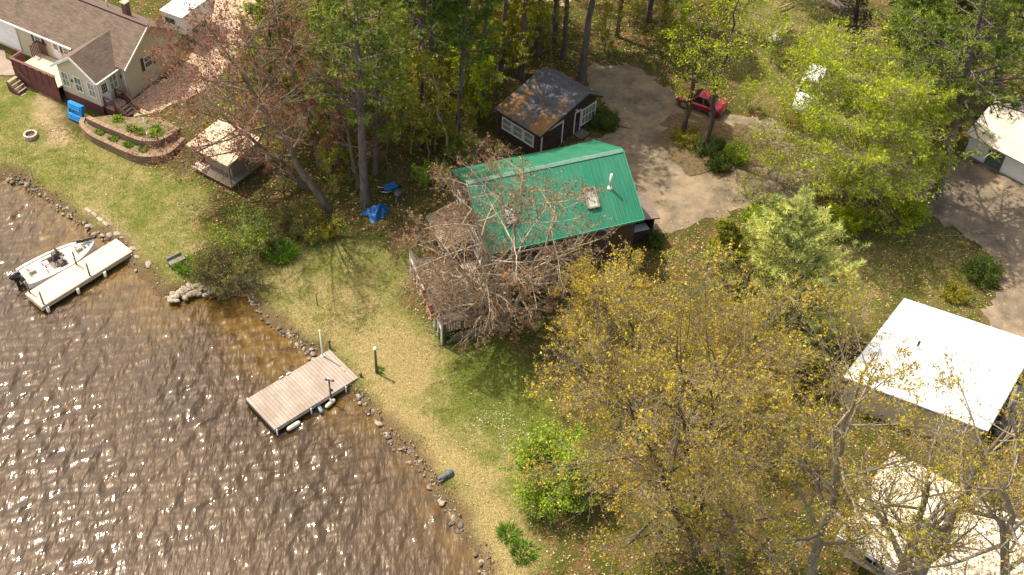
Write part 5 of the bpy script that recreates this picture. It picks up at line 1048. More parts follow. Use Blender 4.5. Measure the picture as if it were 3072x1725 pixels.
foliage('needle_pale', [(0.0, (0.166, 0.215, 0.070)), (0.4, (0.402, 0.448, 0.133)), (0.75, (0.636, 0.642, 0.179)), (1.0, (0.754, 0.797, 0.234))], 0.25)
foliage('needle_cedar', [(0.0, (0.098, 0.119, 0.012)), (0.4, (0.224, 0.245, 0.024)), (0.75, (0.350, 0.343, 0.036)), (1.0, (0.462, 0.378, 0.054))], 0.25)
foliage('needle_dark', [(0.0, (0.010, 0.016, 0.008)), (0.5, (0.028, 0.042, 0.016)), (1.0, (0.06, 0.08, 0.026))], 0.15)
foliage('leaf_box', [(0.0, (0.03, 0.06, 0.008)), (0.5, (0.085, 0.135, 0.016)), (1.0, (0.17, 0.22, 0.03))], 0.3)
foliage('leaf_iris', [(0.0, (0.062, 0.144, 0.013)), (0.5, (0.144, 0.282, 0.024)), (1.0, (0.275, 0.408, 0.055))], 0.35)
foliage('dead_leaf', [(0.0, (0.10, 0.055, 0.025)), (0.4, (0.24, 0.145, 0.065)), (0.8, (0.42, 0.30, 0.165)), (1.0, (0.56, 0.45, 0.29))], 0.1)
foliage('grass_blade', [(0.0, (0.061, 0.089, 0.009)), (0.35, (0.143, 0.173, 0.021)), (0.6, (0.275, 0.235, 0.052)), (1.0, (0.469, 0.388, 0.133))], 0.3)
foliage('dry_twig', [(0.0, (0.24, 0.2, 0.15)), (1.0, (0.40, 0.34, 0.27))], 0.0)

UPV = np.array([0, 0, 1.0])
def nrm(a): return a/(np.linalg.norm(a, axis=-1, keepdims=True)+1e-9)
def integrate(p, d, L, S, up, wob, rng):
    M_ = len(p); out = np.empty((M_, S+1, 3)); out[:, 0] = p; st = (L/S)[:, None]
    for s in range(S):
        out[:, s+1] = out[:, s]+d*st; d = nrm(d+UPV*(up/S*4 if not hasattr(up, '__len__') else (up[:, None]/S*4))+rng.normal(size=(M_, 3))*wob)
    return out
def grow(par, prad, K, t0, t1, ang, aj, lenf, S, up, wob, rng, flat=False, minl=0.0, rk=0.6, golden=False):
    """K children on every parent polyline"""
    Np, Sp = par.shape[0], par.shape[1]-1
    t = (t0+(t1-t0)*(np.arange(K)[None]+rng.random((Np, K)))/K).ravel(); pi = np.repeat(np.arange(Np), K)
    f = np.clip(t*Sp, 0, Sp-1e-4); i = f.astype(int); fr = (f-i)[:, None]
    p = par[pi, i]*(1-fr)+par[pi, i+1]*fr; T = nrm(par[pi, i+1]-par[pi, i])
    seg = np.linalg.norm(np.diff(par, axis=1), axis=2).sum(1)[pi]
    A = np.radians(ang+rng.normal(size=len(t))*aj)
    if flat:
        side = nrm(np.cross(T, UPV)); sg = np.where(np.arange(len(t)) % 2 == 0, 1.0, -1.0)[:, None]; perp = nrm(side*sg+rng.normal(size=(len(t), 3))*0.18)
    else:
        ph = (np.tile(np.arange(K), Np)*2.39996+np.repeat(rng.random(Np)*6.28, K)+rng.normal(size=len(t))*0.4) if golden else rng.random(len(t))*6.28
        a0 = nrm(np.cross(T, np.where(np.abs(T[:, 2:3]) > 0.9, np.array([[1.0, 0, 0]]), UPV[None]))); b0 = np.cross(T, a0); perp = a0*np.cos(ph)[:, None]+b0*np.sin(ph)[:, None]
    d = nrm(T*np.cos(A)[:, None]+perp*np.sin(A)[:, None])
    L = lenf(t, seg, rng); keep = L > minl
    r0 = (prad[pi, i]*(1-fr[:, 0])+prad[pi, i+1]*fr[:, 0])*rk; r0 = np.minimum(r0, 0.034*L+0.004)
    p, d, L, r0, t, pi = (q[keep] for q in (p, d, L, r0, t, pi))
    C = integrate(p, d, L, S, up, wob, rng); R = r0[:, None]*np.linspace(1, 0.28, S+1)[None]
    return C, R, t, pi
def tubes(P, R, n):
    N_, S1 = P.shape[0], P.shape[1]
    T = np.gradient(P, axis=1); T = nrm(T); ref = np.where(np.abs(T[..., 2:3]) > 0.92, np.array([1.0, 0, 0]), UPV); A = nrm(np.cross(T, ref)); B = np.cross(T, A)
    th = np.arange(n)*2*math.pi/n
    V = P[:, :, None]+R[:, :, None, None]*(A[:, :, None]*np.cos(th)[None, None, :, None]+B[:, :, None]*np.sin(th)[None, None, :, None])
    base = (np.arange(N_)[:, None, None]*S1+np.arange(S1-1)[None, :, None])*n; k = np.arange(n)[None, None]; k2 = (k+1) % n
    F = np.stack([base+k, base+k2, base+n+k2, base+n+k], -1).reshape(-1, 4)
    return V.reshape(-1, 3), F
def join(parts):
    Vs = []; Fs = []; o = 0
    for V, F in parts: Vs.append(V); Fs.append(F+o); o += len(V)
    return np.vstack(Vs), np.vstack(Fs)
def on_lines(C, n, rng, lo=0.15):
    N_, S1 = C.shape[0], C.shape[1]; t = (lo+(1-lo)*rng.random((N_, n)))*(S1-1); i = np.minimum(t.astype(int), S1-2); fr = (t-i)[..., None]; ii = np.arange(N_)[:, None]
    return (C[ii, i]*(1-fr)+C[ii, i+1]*fr).reshape(-1, 3), np.repeat(np.arange(N_), n)
def leafquads(P, size, asp, rng, tint, jit=0.0, flatten=0.0):
    n = len(P); P = P+rng.normal(size=(n, 3))*jit; a = nrm(rng.normal(size=(n, 3))*np.array([1, 1, 1-flatten])); b = nrm(np.cross(a, rng.normal(size=(n, 3))*np.array([1-flatten, 1-flatten, 1])+np.array([0, 0, flatten])))
    s = (size*(0.6+0.8*rng.random(n)))[:, None]; V = np.stack([P-a*s, P+b*s*asp, P+a*s, P-b*s*asp], 1).reshape(-1, 3)
    return V, np.arange(n*4).reshape(-1, 4), np.repeat(np.clip(tint, 0, 1), 4)
def trunkline(tip, S, rng, wob=0.015, curve=(0, 0)):
    s = np.linspace(0, 1, S+1)[:, None]; L = np.linalg.norm(tip); P = s*np.array(tip)[None]+np.array([curve[0], curve[1], 0])[None]*np.sin(s*math.pi)
    n_ = rng.normal(size=(S+1, 3))*wob*L; n_[0] = 0; n_[:, 2] *= 0.3; P = P+n_; P[0, 2] = -0.3; return P[None]
def tree_obj(name, label, cat, base, trunk_parts, crown, bmat, lmat, group=None, twigs=None, tmat=None):
    o = thing(name, label, cat, base, 0, group)
    if twigs and tmat: V, F = join(twigs); np_mesh('twigs', V, F, tmat, o, smooth_=True)
    elif twigs: trunk_parts = trunk_parts+twigs
    V, F = join(trunk_parts); np_mesh('trunk', V, F, bmat, o, smooth_=True)
    V, F, T = crown; np_mesh('crown', V, F, lmat, o, tint=T); return o
def decid(name, label, base, tips, R, lmat='leaf_gold', bmat='bark_grey', seed=1, cb=0.28, K=(16, 8, 6, 4), ang=48, up=0.10, r0=None, leaf=0.075, n=5, asp=0.5, lr=(0.5, 0.45, 0.5), cat='tree', group=None, prof=None, jit=0.09, curve=(0, 0), build=True, wob=0.10, lo=0.15, upl=None, tintb=0.0, tmat=None, clump=1, flat=False):
    rng = np.random.default_rng(seed); base = np.array(base, float); parts = []; tw = []; lp = []; li = []
    prof = prof or (lambda q: 0.45+0.62*np.sin(np.clip(0.12+0.80*q, 0, 1)*math.pi))
    for ti, tip in enumerate(tips):
        H = np.linalg.norm(tip); S0 = 12; r_ = r0 or (0.05+0.0125*H)
        if len(tips) > 1: r_ *= 0.75
        T0 = trunkline(tip, S0, rng, 0.008, curve); R0 = (r_*(1-np.linspace(0, 1, S0+1)**1.1*0.9))[None]; R0[0, 0] *= 1.5
        parts.append(tubes(T0, R0, 8))
        k0 = max(5, int(K[0]/len(tips)**0.5))
        C1, R1, t1, _ = grow(T0, R0, k0, cb, 0.97, ang, 10, lambda t, s, g: R*prof((t-cb)/(1-cb))*(0.7+0.5*g.random(len(t))), 7, (upl if upl is not None else up), wob*0.7, rng, golden=True)
        parts.append(tubes(C1, R1, 5))
        C2, R2, _, _ = grow(C1, R1, K[1], 0.2, 1.0, 42, 12, lambda t, s, g: s*lr[0]*(1.15-0.6*t)*(0.6+0.7*g.random(len(t))), 5, up, wob, rng, flat=flat)
        (tw if tmat and bmat != 'bark_pale' else parts).append(tubes(C2, R2, 4))
        C3, R3, _, p3 = grow(C2, R2, K[2], 0.15, 1.0, 40, 14, lambda t, s, g: s*lr[1]*(1.15-0.5*t)*(0.6+0.7*g.random(len(t)))+0.1, 4, up, wob*1.2, rng, flat=flat)
        tw.append(tubes(C3, np.maximum(R3, 0.006), 3))
        if K[3]:
            C4, R4, _, p4 = grow(C3, R3, K[3], 0.2, 1.0, 38, 14, lambda t, s, g: s*lr[2]*(0.6+0.7*g.random(len(t)))+0.08, 3, up, wob*1.2, rng)
            tw.append(tubes(C4, np.maximum(R4, 0.005), 3)); q, qi = on_lines(C4, n, rng, lo); bt_ = rng.random(len(C2))[p3[p4[qi]]]
        else: q, qi = on_lines(C3, n, rng, lo); bt_ = rng.random(len(C2))[p3[qi]]
        lp.append(q); li.append(bt_)
        tp = C2[:, -1]; q2, i2 = on_lines(C2, 2, rng, 0.5); lp.append(q2); li.append(rng.random(len(q2)))
    P = np.vstack(lp); bt_ = np.concatenate(li); kp = rng.random(len(P)) < np.clip(0.35+1.1*bt_, 0, 1); P, bt_ = P[kp], bt_[kp]
    if clump > 1: P = np.repeat(P, clump, 0)+rng.normal(size=(len(P)*clump, 3))*leaf*0.9; bt_ = np.repeat(bt_, clump)
    tint = tintb+0.55*rng.random(len(P))+0.45*bt_
    V, F, T = leafquads(P, leaf*np.where(rng.random(len(P)) < 0.3, 1.35, 0.8), asp, rng, tint, jit)
    return tree_obj(name, label, cat, base, parts, (V, F, T), bmat, lmat, group, tw, tmat)
def needles(P, D, rng, m, length, width, tint):
    n = len(P); P = np.repeat(P, m, 0); D = np.repeat(D, m, 0); tint = np.repeat(tint, m); d = nrm(D+rng.normal(size=D.shape)*0.75); L = (length*(0.6+0.7*rng.random(len(P))))[:, None]; s = nrm(np.cross(d, rng.normal(size=d.shape)))*width
    V = np.stack([P-s, P+s, P+d*L+s*0.25, P+d*L-s*0.25], 1).reshape(-1, 3); return V, np.arange(len(P)*4).reshape(-1, 4), np.repeat(np.clip(tint+0.25*(rng.random(len(P))-0.5), 0, 1), 4)
def conifer(name, label, base, tip, R, seed=1, cb=0.35, whorls=14, per=5, mat='needle_pine', bmat='bark_pine', r0=None, sub=8, tuft=4, m=6, length=0.26, width=0.022, droop=0.0, ang=78, power=0.75, cat='pine', group=None, dead=0, gaps=0.15, upn=0.25, up=0.03, boost=0.0):
    rng = np.random.default_rng(seed); H = np.linalg.norm(tip); T0 = trunkline(tip, 14, rng, 0.0012); r_ = r0 or (0.05+0.0125*H); R0 = (r_*(1-np.linspace(0, 1, 15)**1.2*0.92))[None]; R0[0, 0] *= 1.4
    parts = [tubes(T0, R0, 9)]
    C1, R1, t1, _ = grow(T0, R0, whorls*per, cb, 0.985, ang, 7, lambda t, s, g: (R*np.maximum(1-(t-cb)/(1-cb), 0.04)**power*(0.55+0.6*g.random(len(t))))*(g.random(len(t)) > gaps)+0.001, 6, up-droop, 0.05, rng, golden=True, minl=0.12, rk=0.45)
    parts.append(tubes(C1, R1, 4))
    C2, R2, t2, p2 = grow(C1, R1, sub, 0.22, 1.0, 48, 10, lambda t, s, g: s*0.42*(1.2-0.85*t)*(0.6+0.6*g.random(len(t)))+0.1, 3, 0.02-droop*0.6, 0.07, rng, flat=True)
    parts.append(tubes(C2, np.maximum(R2, 0.006), 3))
    q, qi = on_lines(C2, tuft, rng, 0.25); D = nrm(C2[qi, -1]-C2[qi, 0])+UPV*upn; q1, i1 = on_lines(C1, tuft, rng, 0.45); D1 = nrm(C1[i1, -1]-C1[i1, 0])+UPV*upn
    br = rng.random(len(C1)); tint = np.concatenate([0.45*br[p2[qi]]+0.45*rng.random(len(q)), 0.45*br[i1]+0.45*rng.random(len(q1))])+boost
    V, F, T = needles(np.vstack([q, q1]), np.vstack([D, D1]), rng, m, length, width, tint)
    if dead:
        C3, R3, _, _ = grow(T0, R0, dead, 0.12, cb+0.1, 85, 15, lambda t, s, g: 0.5+1.3*g.random(len(t)), 5, 0.0, 0.12, rng, golden=True, rk=0.2); parts.append(tubes(C3, R3, 4))
    return tree_obj(name, label, cat, base, parts, (V, F, T), bmat, mat, group)
def shrub(name, label, base, R, H, lmat, seed=1, stems=14, bmat='bark_grey', K=(6, 5), leaf=0.06, n=6, asp=0.5, ang=38, cat='shrub', group=None, up=0.08, jit=0.08, sq=(1, 1)):
    rng = np.random.default_rng(seed); a = rng.random(stems)*6.28; el = np.radians(90-ang*np.sqrt(rng.random(stems))*1.7)
    d = np.stack([np.cos(a)*np.cos(el)*sq[0], np.sin(a)*np.cos(el)*sq[1], np.sin(el)], 1); L = 1/np.sqrt((d[:, 0]/R)**2+(d[:, 1]/R)**2+(d[:, 2]/H)**2)*(0.75+0.3*rng.random(stems)); d = nrm(d)
    p = np.stack([np.cos(a)*R*.15*sq[0], np.sin(a)*R*.15*sq[1], np.full(stems, -0.15)], 1); C1 = integrate(p, d, L, 6, up*0.3, 0.06, rng); R1 = (0.012+0.006*H)*np.linspace(1, 0.3, 7)[None]*np.ones((stems, 1)); parts = [tubes(C1, R1, 5)]
    C2, R2, _, _ = grow(C1, R1, K[0], 0.15, 1, 42, 14, lambda t, s, g: s*0.42*(1.15-0.6*t)*(0.6+0.7*g.random(len(t))), 4, up, 0.1, rng); parts.append(tubes(C2, np.maximum(R2, .005), 3))
    C3, R3, _, p3 = grow(C2, R2, K[1], 0.15, 1, 42, 16, lambda t, s, g: s*0.5*(0.6+0.7*g.random(len(t)))+.06, 3, up, 0.12, rng); parts.append(tubes(C3, np.maximum(R3, .004), 3))
    q, qi = on_lines(C3, n, rng, 0.1); tint = 0.6*rng.random(len(q))+0.4*rng.random(len(C2))[p3[qi]]; V, F, T = leafquads(q, leaf, asp, rng, tint, jit)
    return tree_obj(name, label, cat, base, parts, (V, F, T), bmat, lmat, group)
def tip_of(B, px): return tip_at(B, *px)-B

# red budding maples by the shelter
for i, (b_, tp, R, lab, sd, cb, K) in enumerate((
        ((985, 625), (610, 60), 5.2, 'tall leaning red budding maple between the shelter and the blue tarpaulin', 41, 0.30, (20, 9, 6, 4)),
        ((965, 490), (770, -110), 4.6, 'red budding maple leaning left behind the garden shelter', 42, 0.25, (17, 8, 6, 4)),
        ((925, 560), (560, 250), 4.2, 'lower red budding maple spreading over the pale shelter roof', 43, 0.2, (20, 8, 6, 4)),
        ((1075, 560), (1010, 230), 2.6, 'small rusty red maple in front of the big dark pine trunk', 44, 0.25, (11, 7, 6, 3)))):
    B = G(*b_); decid('maple_tree', lab, B, [tip_of(B, tp)], R, 'leaf_red', 'bark_maple', sd, cb=cb, K=(K[0], K[1], K[2]-1, K[3]), leaf=0.047, n=1, clump=4, lo=0.65, jit=0.03, ang=62, up=0.06, upl=0.07, asp=0.65, tmat='bark_grey')
# bare limbed maple in front of the green roofed house
B = G(1515, 985)
decid('maple_tree', 'pale limbed rusty budding maple in front of the green roofed house', B, [tip_of(B, (1400, 540)), tip_of(B, (1575, 500)), tip_of(B, (1690, 600)), tip_of(B, (1290, 690)), tip_of(B, (1370, 800))], 3.5, 'leaf_rust', 'bark_pale', 51, cb=0.16, K=(40, 7, 5, 2), leaf=0.046, n=1, clump=5, lo=0.8, jit=0.02, ang=70, up=0.02, upl=0.0, r0=0.22, asp=0.6, tmat='bark_grey')
# golden trees
for b_, tps, R, lab, sd, K, lm, cb in (
        ((2095, 1668), [(2030, 1010), (2150, 1060), (1830, 1100)], 5.0, 'large golden budding tree in the lower middle with a dark forked trunk', 61, (32, 9, 7, 4), 'leaf_gold', 0.12),
        ((1960, 1160), [(1850, 850), (1780, 880)], 2.8, 'golden budding tree right in front of the dark house wall', 62, (20, 8, 6, 4), 'leaf_gold', 0.2),
        ((2230, 1290), [(2180, 1010), (2260, 1040)], 2.8, 'golden budding tree between the pale young pine and the white roofed house', 63, (20, 8, 6, 4), 'leaf_gold', 0.2),
        ((2420, 1790), [(2600, 1060)], 4.0, 'bronze golden tree whose crown tip reaches over the white flat roof', 64, (20, 8, 6, 4), 'leaf_bronze', 0.25),
        ((2680, 1850), [(3020, 1290), (2790, 1440)], 4.6, 'thick trunked bronze budding tree in front of the pale outbuilding roof', 65, (16, 8, 6, 3), 'leaf_bronze', 0.25),
        ((3010, 2010), [(3035, 1230)], 4.2, 'reddish bronze budding tree in the bottom right corner', 66, (16, 8, 6, 3), 'leaf_bronze', 0.3)):
    B = G(*b_); decid('budding_tree', lab, B, [tip_of(B, t_) for t_ in tps], R, lm, 'bark_grey' if sd > 63 else 'bark_dark', sd, cb=cb, K=K, leaf=0.043, n=1, clump=5, lo=0.75, jit=0.02, ang=52, up=0.08, upl=0.06, asp=0.55, r0=0.55 if sd == 65 else None, tmat='bark_grey')
# lime tree by the road
B = G(2535, 575); decid('lime_green_tree', 'broad bright yellow-green tree beside the driveway on the right', B, [tip_of(B, (2620, 210)), tip_of(B, (2510, 290)), tip_of(B, (2700, 320))], 5.3, 'leaf_lime', 'bark_grey', 71, flat=True, cb=0.12, K=(36, 9, 7, 4), leaf=0.068, n=3, clump=2, jit=0.04, ang=70, up=0.02, upl=0.03, asp=0.45)
# young conifers
B = G(2395, 1020); conifer('white_pine', 'pale blue-green young pine between the golden trees and the yellow-green tree', B, tip_of(B, (2370, 615)), 4.3, 81, cb=0.05, whorls=15, per=6, mat='needle_pale', sub=11, tuft=6, m=8, length=0.26, width=0.02, power=0.42, ang=66, gaps=0.05, up=0.10)
B = G(2215, 975); conifer('cedar', 'yellow-green feathery cedar at the left of the pale young pine', B, tip_of(B, (2180, 660)), 2.9, 82, cb=0.05, whorls=14, per=6, mat='needle_cedar', sub=9, tuft=5, m=6, length=0.17, width=0.022, power=0.7, ang=68, droop=0.03, gaps=0.05, cat='cedar', upn=0.0)
B = G(2330, 1120); conifer('cedar', 'yellow-green feathery cedar behind the golden trees below the pale young pine', B, tip_of(B, (2330, 880)), 1.7, 83, cb=0.05, whorls=12, per=6, mat='needle_cedar', sub=8, tuft=4, m=6, length=0.17, width=0.022, power=0.7, ang=68, droop=0.03, cat='cedar', upn=0.0)
B = G(2150, 905); shrub('dead_shrub', 'bare grey twiggy shrub between the golden trees and the pale young pine', B, 1.0, 1.9, 'dry_twig', 84, stems=22, K=(8, 7), leaf=0.02, n=2, bmat='bark_pale')
# big pines, upper right
for b_, tp, R, lab, sd, cb, r0 in (
        ((2812, 590), (3010, -250), 5.2, 'tall leaning pine at the right edge overhanging the white barn', 91, 0.36, 0.30),
        ((2990, 300), (3060, -420), 4.6, 'tall pine in the top right corner behind the barn pine', 92, 0.2, 0.3),
        ((2790, 250), (2870, -260), 4.6, 'tall pine between the meadow and the top right corner', 93, 0.10, 0.26),
        ((2720, 400), (2800, -60), 3.8, 'shorter pine behind the broad yellow-green tree', 95, 0.08, 0.2)):
    B = G(*b_); conifer('pine_tree', lab, B, tip_of(B, tp), R, sd, cb=cb, whorls=22, per=6, r0=r0, sub=9, tuft=4, m=7, length=0.32, width=0.028, gaps=0.08 if sd != 91 else 0.32, up=0.02, power=0.5, boost=0.16)
B = G(2555, 190); conifer('spruce_tree', 'narrow dark spruce standing between the woodpile and the tall right pines', B, tip_of(B, (2600, -260)), 1.9, 94, cb=0.06, whorls=22, per=6, mat='needle_dark', bmat='bark_dark', sub=7, tuft=3, m=5, length=0.16, width=0.02, droop=0.04, cat='spruce', upn=0.0)
# island trees
for b_, tp, lab, sd, lm in (((2108, 455), (2230, -60), 'taller dark trunked tree with yellow-green leaves on the driveway island', 101, 'leaf_lime'), ((2050, 408), (2110, 60), 'slimmer dark trunked tree at the left end of the driveway island', 102, 'leaf_lime')):
    B = G(*b_); decid('island_tree', lab, B, [tip_of(B, tp)], 3.0, lm, 'bark_dark', sd, cb=0.46, K=(12, 7, 5, 3), leaf=0.065, n=3, ang=74, up=0.03, r0=0.2)
# forest pines: trunks one can tell apart
FP = [((1095, 610), (1050, -330), 'big dark pine rising from the blue tarpaulin heap', 3.3, .30, .27), ((1252, 430), (1290, -420), 'thick twin-looking pine trunk in the woods left of the dark garage', 3.2, .36, .25), ((1275, 405), (1330, -420), 'pine trunk close behind the thick pine left of the dark garage', 2.8, .5, .2),
      ((1740, 245), (1850, -480), 'tall straight pine trunk right behind the dark garage', 3.4, .56, .24), ((1663, 118), (1705, -500), 'dark pine trunk standing alone above the garage near the top edge', 2.8, .5, .22), ((1945, 62), (2020, -480), 'pine trunk at the top edge above the head of the driveway', 2.7, .45, .2),
      ((1180, 245), (1190, -430), 'straight dark pine trunk in the woods above the rusty maple', 2.8, .4, .2), ((1000, 330), (900, -340), 'pine with bright layered boughs right of the red maples', 3.0, .32, .2), ((880, 250), (790, -330), 'pine with bright layered boughs at the left edge of the woods', 2.8, .35, .18),
      ((1370, 420), (1420, -260), 'dark pine between the thick pine and the garage', 2.6, .4, .18), ((1500, 130), (1540, -440), 'slender pine in the middle of the woods above the garage', 2.6, .4, .18), ((1985, 110), (2060, -430), 'dark pine trunk beside the head of the driveway', 2.6, .45, .2), ((1850, 110), (1920, -420), 'green pine among saplings above the driveway head', 2.4, .35, .16),
      ((1125, 520), (1140, -60), 'layered bright green pine in front of the thick pine trunks', 2.9, .28, .16), ((820, 390), (800, -70), 'layered bright green pine behind the red maples', 2.9, .3, .16), ((1020, 470), (960, 0), 'layered bright green pine right of the leaning red maple', 2.6, .3, .15), ((1300, 250), (1330, -250), 'layered green pine in the middle of the woods', 2.8, .25, .17),
      ((1560, 235), (1620, -500), 'pine close behind the back corner of the dark garage', 4.4, .55, .2), ((1610, 160), (1670, -560), 'pine between the garage pine and the lone dark trunk', 3.4, .55, .2), ((1440, 330), (1490, -420), 'pine beside the back eave of the dark garage', 6.6, .55, .2), ((1500, 215), (1560, -560), 'slim pine up the slope behind the dark garage', 3.4, .56, .18), ((1690, 175), (1740, -560), 'pine just left of the tall straight garage pine', 3.2, .56, .18),
      ((2170, 80), (2280, -420), 'dark trunk in front of the meadow at the top edge', 2.6, .45, .2), ((1040, 120), (1010, -420), 'pine with a pale patched trunk near the top of the woods', 2.8, .3, .2), ((1360, 40), (1390, -470), 'slim pine at the top edge of the woods', 2.6, .4, .18), ((2360, -20), (2450, -420), 'pine at the top edge above the white slatted chair', 2.6, .4, .2)]
for i, (b_, tp, lab, R, cb, r0) in enumerate(FP):
    B = G(*b_); conifer('pine_tree', lab, B, tip_of(B, tp), R, 200+i, cb=cb, whorls=15 if cb < .55 else 20, per=5, r0=r0*1.05, sub=8, tuft=4, m=6, length=0.30, width=0.026, gaps=0.18 if cb < .55 else 0.05, dead=10, power=0.5, boost=0.12+0.28*('bright' in lab))
# thin bare pale stems in the woods
for b_, tp, lab, sd in (((1352, 470), (1265, 60), 'thin bare pale birch leaning left among the pines', 301), ((1425, 250), (1300, -60), 'thin bare pale birch leaning left near the top of the woods', 302)):
    B = G(*b_); decid('birch_tree', lab, B, [tip_of(B, tp)], 1.6, 'leaf_olive', 'bark_pale', sd, cb=0.4, K=(8, 4, 3, 0), leaf=0.05, n=1, ang=40, r0=0.08)
# saplings of the understorey
SAP = []
for i in range(7):
    lm = ('leaf_olive', 'leaf_olive', 'leaf_lime', 'leaf_olive', 'leaf_bronze', 'leaf_green', 'leaf_olive')[i]
    o = decid('sapling', 'slender sapling with sparse new leaves in the woods', (0, 0, 0), [np.array([0.3*math.sin(i*2), 0.3*math.cos(i*3), 4.2+0.5*i])], 1.35, lm, 'bark_grey', 400+i, cb=0.15, K=(14, 6, 4, 0), leaf=0.078, n=6, ang=52, up=0.08, group='saplings in the woods', r0=0.045); SAP.append(o)
rs = np.random.default_rng(9); used = set(); spots = []
def scatter(px, count, mind=1.0):
    poly = GW(px); lo, hi = poly.min(0), poly.max(0); got = 0; tries = 0
    while got < count and tries < count*60:
        tries += 1; q = lo+(hi-lo)*rs.random(2)
        if sd_poly(q[None], poly)[0] < 0 or any((q[0]-s[0])**2+(q[1]-s[1])**2 < mind*mind for s in spots): continue
        spots.append(q); got += 1; yield q
def put_sap(q, kinds, lab, grp, s0=0.7, s1=1.25):
    k = kinds[rs.integers(len(kinds))]; z = ground_z(*q)
    if k in used: o = copy_tree(SAP[k])
    else: used.add(k); o = SAP[k]
    o.location = (q[0], q[1], z); s = rs.uniform(s0, s1); o.scale = (s, s, s); o.rotation_euler = (0, 0, rs.random()*6.28); o['label'] = lab; o['group'] = grp
for q in scatter([(1130, 540), (1130, 150), (1350, 60), (1640, 80), (1690, 190), (1560, 260), (1480, 330), (1430, 430), (1330, 480), (1240, 560)], 44, 0.95): put_sap(q, (0, 1, 3, 6, 2), 'slender yellow-green sapling in the woods left of the dark garage', 'saplings left of the dark garage')
for q in scatter([(1150, 140), (1300, -160), (2150, -160), (2250, 80), (2030, 190), (1760, 170), (1640, 90), (1350, 60)], 36, 1.5): put_sap(q, (0, 1, 2, 3, 6), 'slender yellow-green sapling along the top of the woods', 'saplings along the top of the woods')
for q in scatter([(760, 480), (720, 300), (820, 200), (1050, 200), (1120, 420), (1040, 600), (880, 560)], 20, 1.2): put_sap(q, (0, 3, 4, 6), 'slender olive sapling under the red budding maples', 'saplings under the red maples', 0.5, 0.95)
for q in scatter([(2230, 340), (2180, 140), (2480, 180), (2700, 330), (2600, 420), (2420, 380)], 9, 1.4): put_sap(q, (0, 2, 5), 'slender green sapling at the edge of the meadow', 'saplings at the meadow edge', 0.4, 0.75)
for q in scatter([(1750, 1100), (1900, 1020), (2100, 960), (2250, 1150), (2150, 1300), (1900, 1280)], 10, 1.2): put_sap(q, (4, 4, 0), 'slender bronze sapling between the golden trees', 'saplings between the golden trees', 0.5, 0.9)
for i in range(7):
    if i not in used: put_sap(np.array(G(1230, 300+i*20)[:2]), (i,), 'slender yellow-green sapling in the woods left of the dark garage', 'saplings left of the dark garage')
